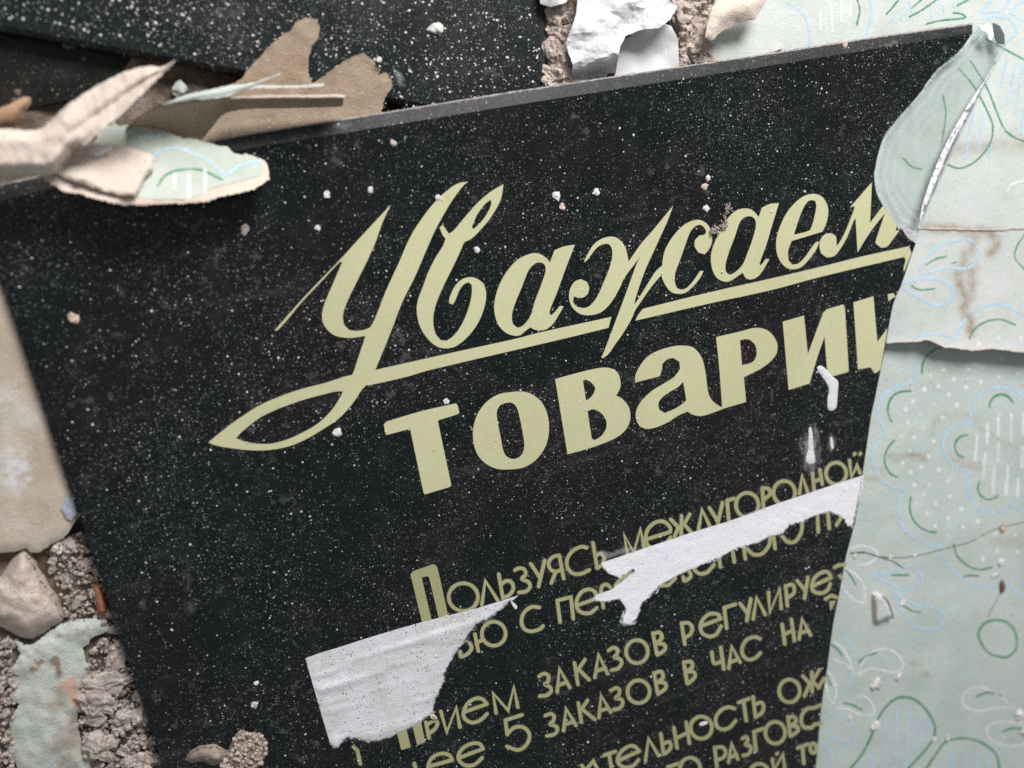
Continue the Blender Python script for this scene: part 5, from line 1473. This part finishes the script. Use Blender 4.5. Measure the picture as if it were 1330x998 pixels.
mo = mt([(925, 960), (935, 928), (960, 905), (1000, 890), (1040, 880), (1080, 885), (1105, 896), (1140, 912), (1150, 880), (1160, 850), (1185, 815), (1200, 800), (1220, 812), (1240, 826), (1275, 815)]) + T(330, 738, 3.838)([(0, 818), (40, 830), (66, 870), (70, 915), (45, 955), (10, 1010)]) + mt([(1150, 1030), (1120, 985), (1060, 985), (1000, 962), (955, 975)])
tag(sheet("mortar_clod", torn(mo, 0.9, 2.4), rockz(0.0002, 0.0065, 6, 0.0022, 0.09, 4.0), rough_mat("rosy_mortar", (0.50, 0.40, 0.34), (0.30, 0.23, 0.19), 170, 1600, 1.0, 0.001, c3=(0.55, 0.45, 0.38)), None, zbot=0.0001, step=2.8), "brownish mortar clod on the sign's lower left, at the bottom border", "mortar clod")
clod = bpy.data.objects["mortar_clod"]
gv, gf = [], []
for _ in range(260):
    x, y = R.uniform(290, 350), R.uniform(942, 1000)
    if not inside(np.array([[x, y]]), mo)[0]:
        continue
    s = PX * (at(x, y, 0) - CAM).length / DIST
    r = s * R.uniform(0.9, 3.0)
    v, f = lump(at(x, y, 0.0035 + R.uniform(0, 0.0042)), r, r * R.uniform(.6, 1), r * .8, R.uniform(1, 99), 1, 0.6, False)
    b = len(gv); gv += v; gf += [tuple(b + i for i in q) for q in f]
tag(link("grit", gv, gf, M_LUMP, clod, False), None, None, None, 'stuff')
CH_ = [((437, 562), 7.0, 1.25, M_WHITE, "largest white plaster chip, below the flourish of the first heading letter"), ((722.5, 255), 6.2, .9, M_WHITE, "bright white chip above the script word's middle, left of a pinkish chip"),
       ((730, 269), 5.0, 1.0, M_PINKCRUMB, "pinkish chip just right of and below the bright white chip"), ((774, 249.5), 5.0, 1.0, M_WHITE, "jagged white chip right of the pinkish chip above the script"),
       ((917, 271), 5.0, 1.2, M_WHITE, "white chip left of the lint clump"), ((915, 243), 4.6, .8, M_PINKCRUMB, "pale pink chip directly above the chip left of the lint clump"), ((919, 231), 4.2, 1.3, M_WHITE, "topmost of the three pale chips above the lint clump"),
       ((424, 252.5), 4.6, 1.0, M_WHITE, "white chip just above the pointed tip of the first script letter"), ((412.5, 295.8), 4.2, .9, M_WHITE, "oval white chip left of the first script letter"),
       ((481, 247), 4.2, .8, M_WHITE, "upright white chip above and left of the tall script stroke"), ((569, 257), 4.2, 1.2, M_WHITE, "white chip touching the tall script stroke's top"), ((619, 324), 4.8, 1.0, M_WHITE, "rough white chip right of the second script letter's loop"),
       ((580, 522), 4.4, 1.2, M_WHITE, "cream chip on top of the first heavy heading letter"), ((95.6, 414), 7.6, 1.0, M_PINKCRUMB, "round pinkish crumb near the sign's left edge"), ((318, 298.5), 6.5, 1.0, M_LUMP, "dull brown crumb below the torn green flap"),
       ((913.3, 940), 4.6, 2.2, M_WHITE, "little white stick inside a round letter, near the photo's lower edge"), ((511, 186), 5, 1.0, M_STONE, "dull tan crumb just under the sign's slanted top edge"), ((1097.5, 58), 4.5, 1.3, M_PINKCRUMB, "pink crumb on the slanted top edge near the clear corner"),
       ((333, 887), 3.4, 1.0, M_WHITE, "small white crumb above the brown mortar clod's right end"), ((331, 914), 4.0, 1.1, M_WHITE, "lower white crumb left of the dirty label"), ((1072, 284), 0, 1, M_WHITE, "")]
for (p, r, asp, mm, lb) in CH_:
    if r:
        crumb("plaster_chip", p[0], p[1], r, 0.00005 if p[1] > 70 else -0.001, mm, lb, "plaster chip", h=0.55, asp=asp ** .5, sub=3, amp=0.5, seed=(2.62 if lb.startswith("little") else None))
crumb("plaster_chip", *P_ if False else (563.5, 931), 4.6, 0.0004, M_PINKCRUMB, "pinkish flake at the torn right tip of the dirty label", "plaster chip", h=.6, asp=1.2)
# loose dust too fine to count
dv, df_ = [], []
TF = np.asarray(top_face)
ext = [(x, y) for x, y in TF]
k = 0
while k < 5000:
    x, y = R.uniform(0, 1290), R.uniform(30, 1020)
    dn = 0.55 + 0.9 * fbm(x * .006, y * .006, 1, 3, 6.0) + (0.35 if 480 < x < 960 and 180 < y < 400 else 0)
    k += 1
    if R.random() > dn or not inside(np.array([[x, y]]), TF)[0]:
        continue
    s = PX * (at(x, y, 0) - CAM).length / DIST
    r = s * (0.34 + 1.30 * R.random() ** 7)
    v, f = lump(at(x, y, 0.00007), r * R.uniform(.7, 1.25), r, r * .5, R.uniform(1, 99), 1, 0.55)
    b = len(dv); dv += v; df_ += [tuple(b + i for i in q) for q in f]
tag(link("plaster_dust", dv, df_, M_WHITE, None, True), "fine white plaster dust speckled over the black sign", None, None, 'stuff')
dv, df_ = [], []
for k in range(1500):
    x, y = R.uniform(0, 700), R.uniform(0, 150)
    if y > 28 + x * 0.21 - 6 and x < 330:
        continue
    s = PX * (at(x, y, Z2) - CAM).length / DIST
    r = s * (0.5 + 1.5 * R.random() ** 4)
    v, f = lump(at(x, y, Z2 + 0.00003), r * R.uniform(.7, 1.25), r, r * .5, R.uniform(1, 99), 1, 0.55)
    b = len(dv); dv += v; df_ += [tuple(b + i for i in q) for q in f]
tag(link("plaster_dust", dv, df_, M_WHITE, None, True), "coarser white dust over the upper glass panel", None, None, 'stuff')
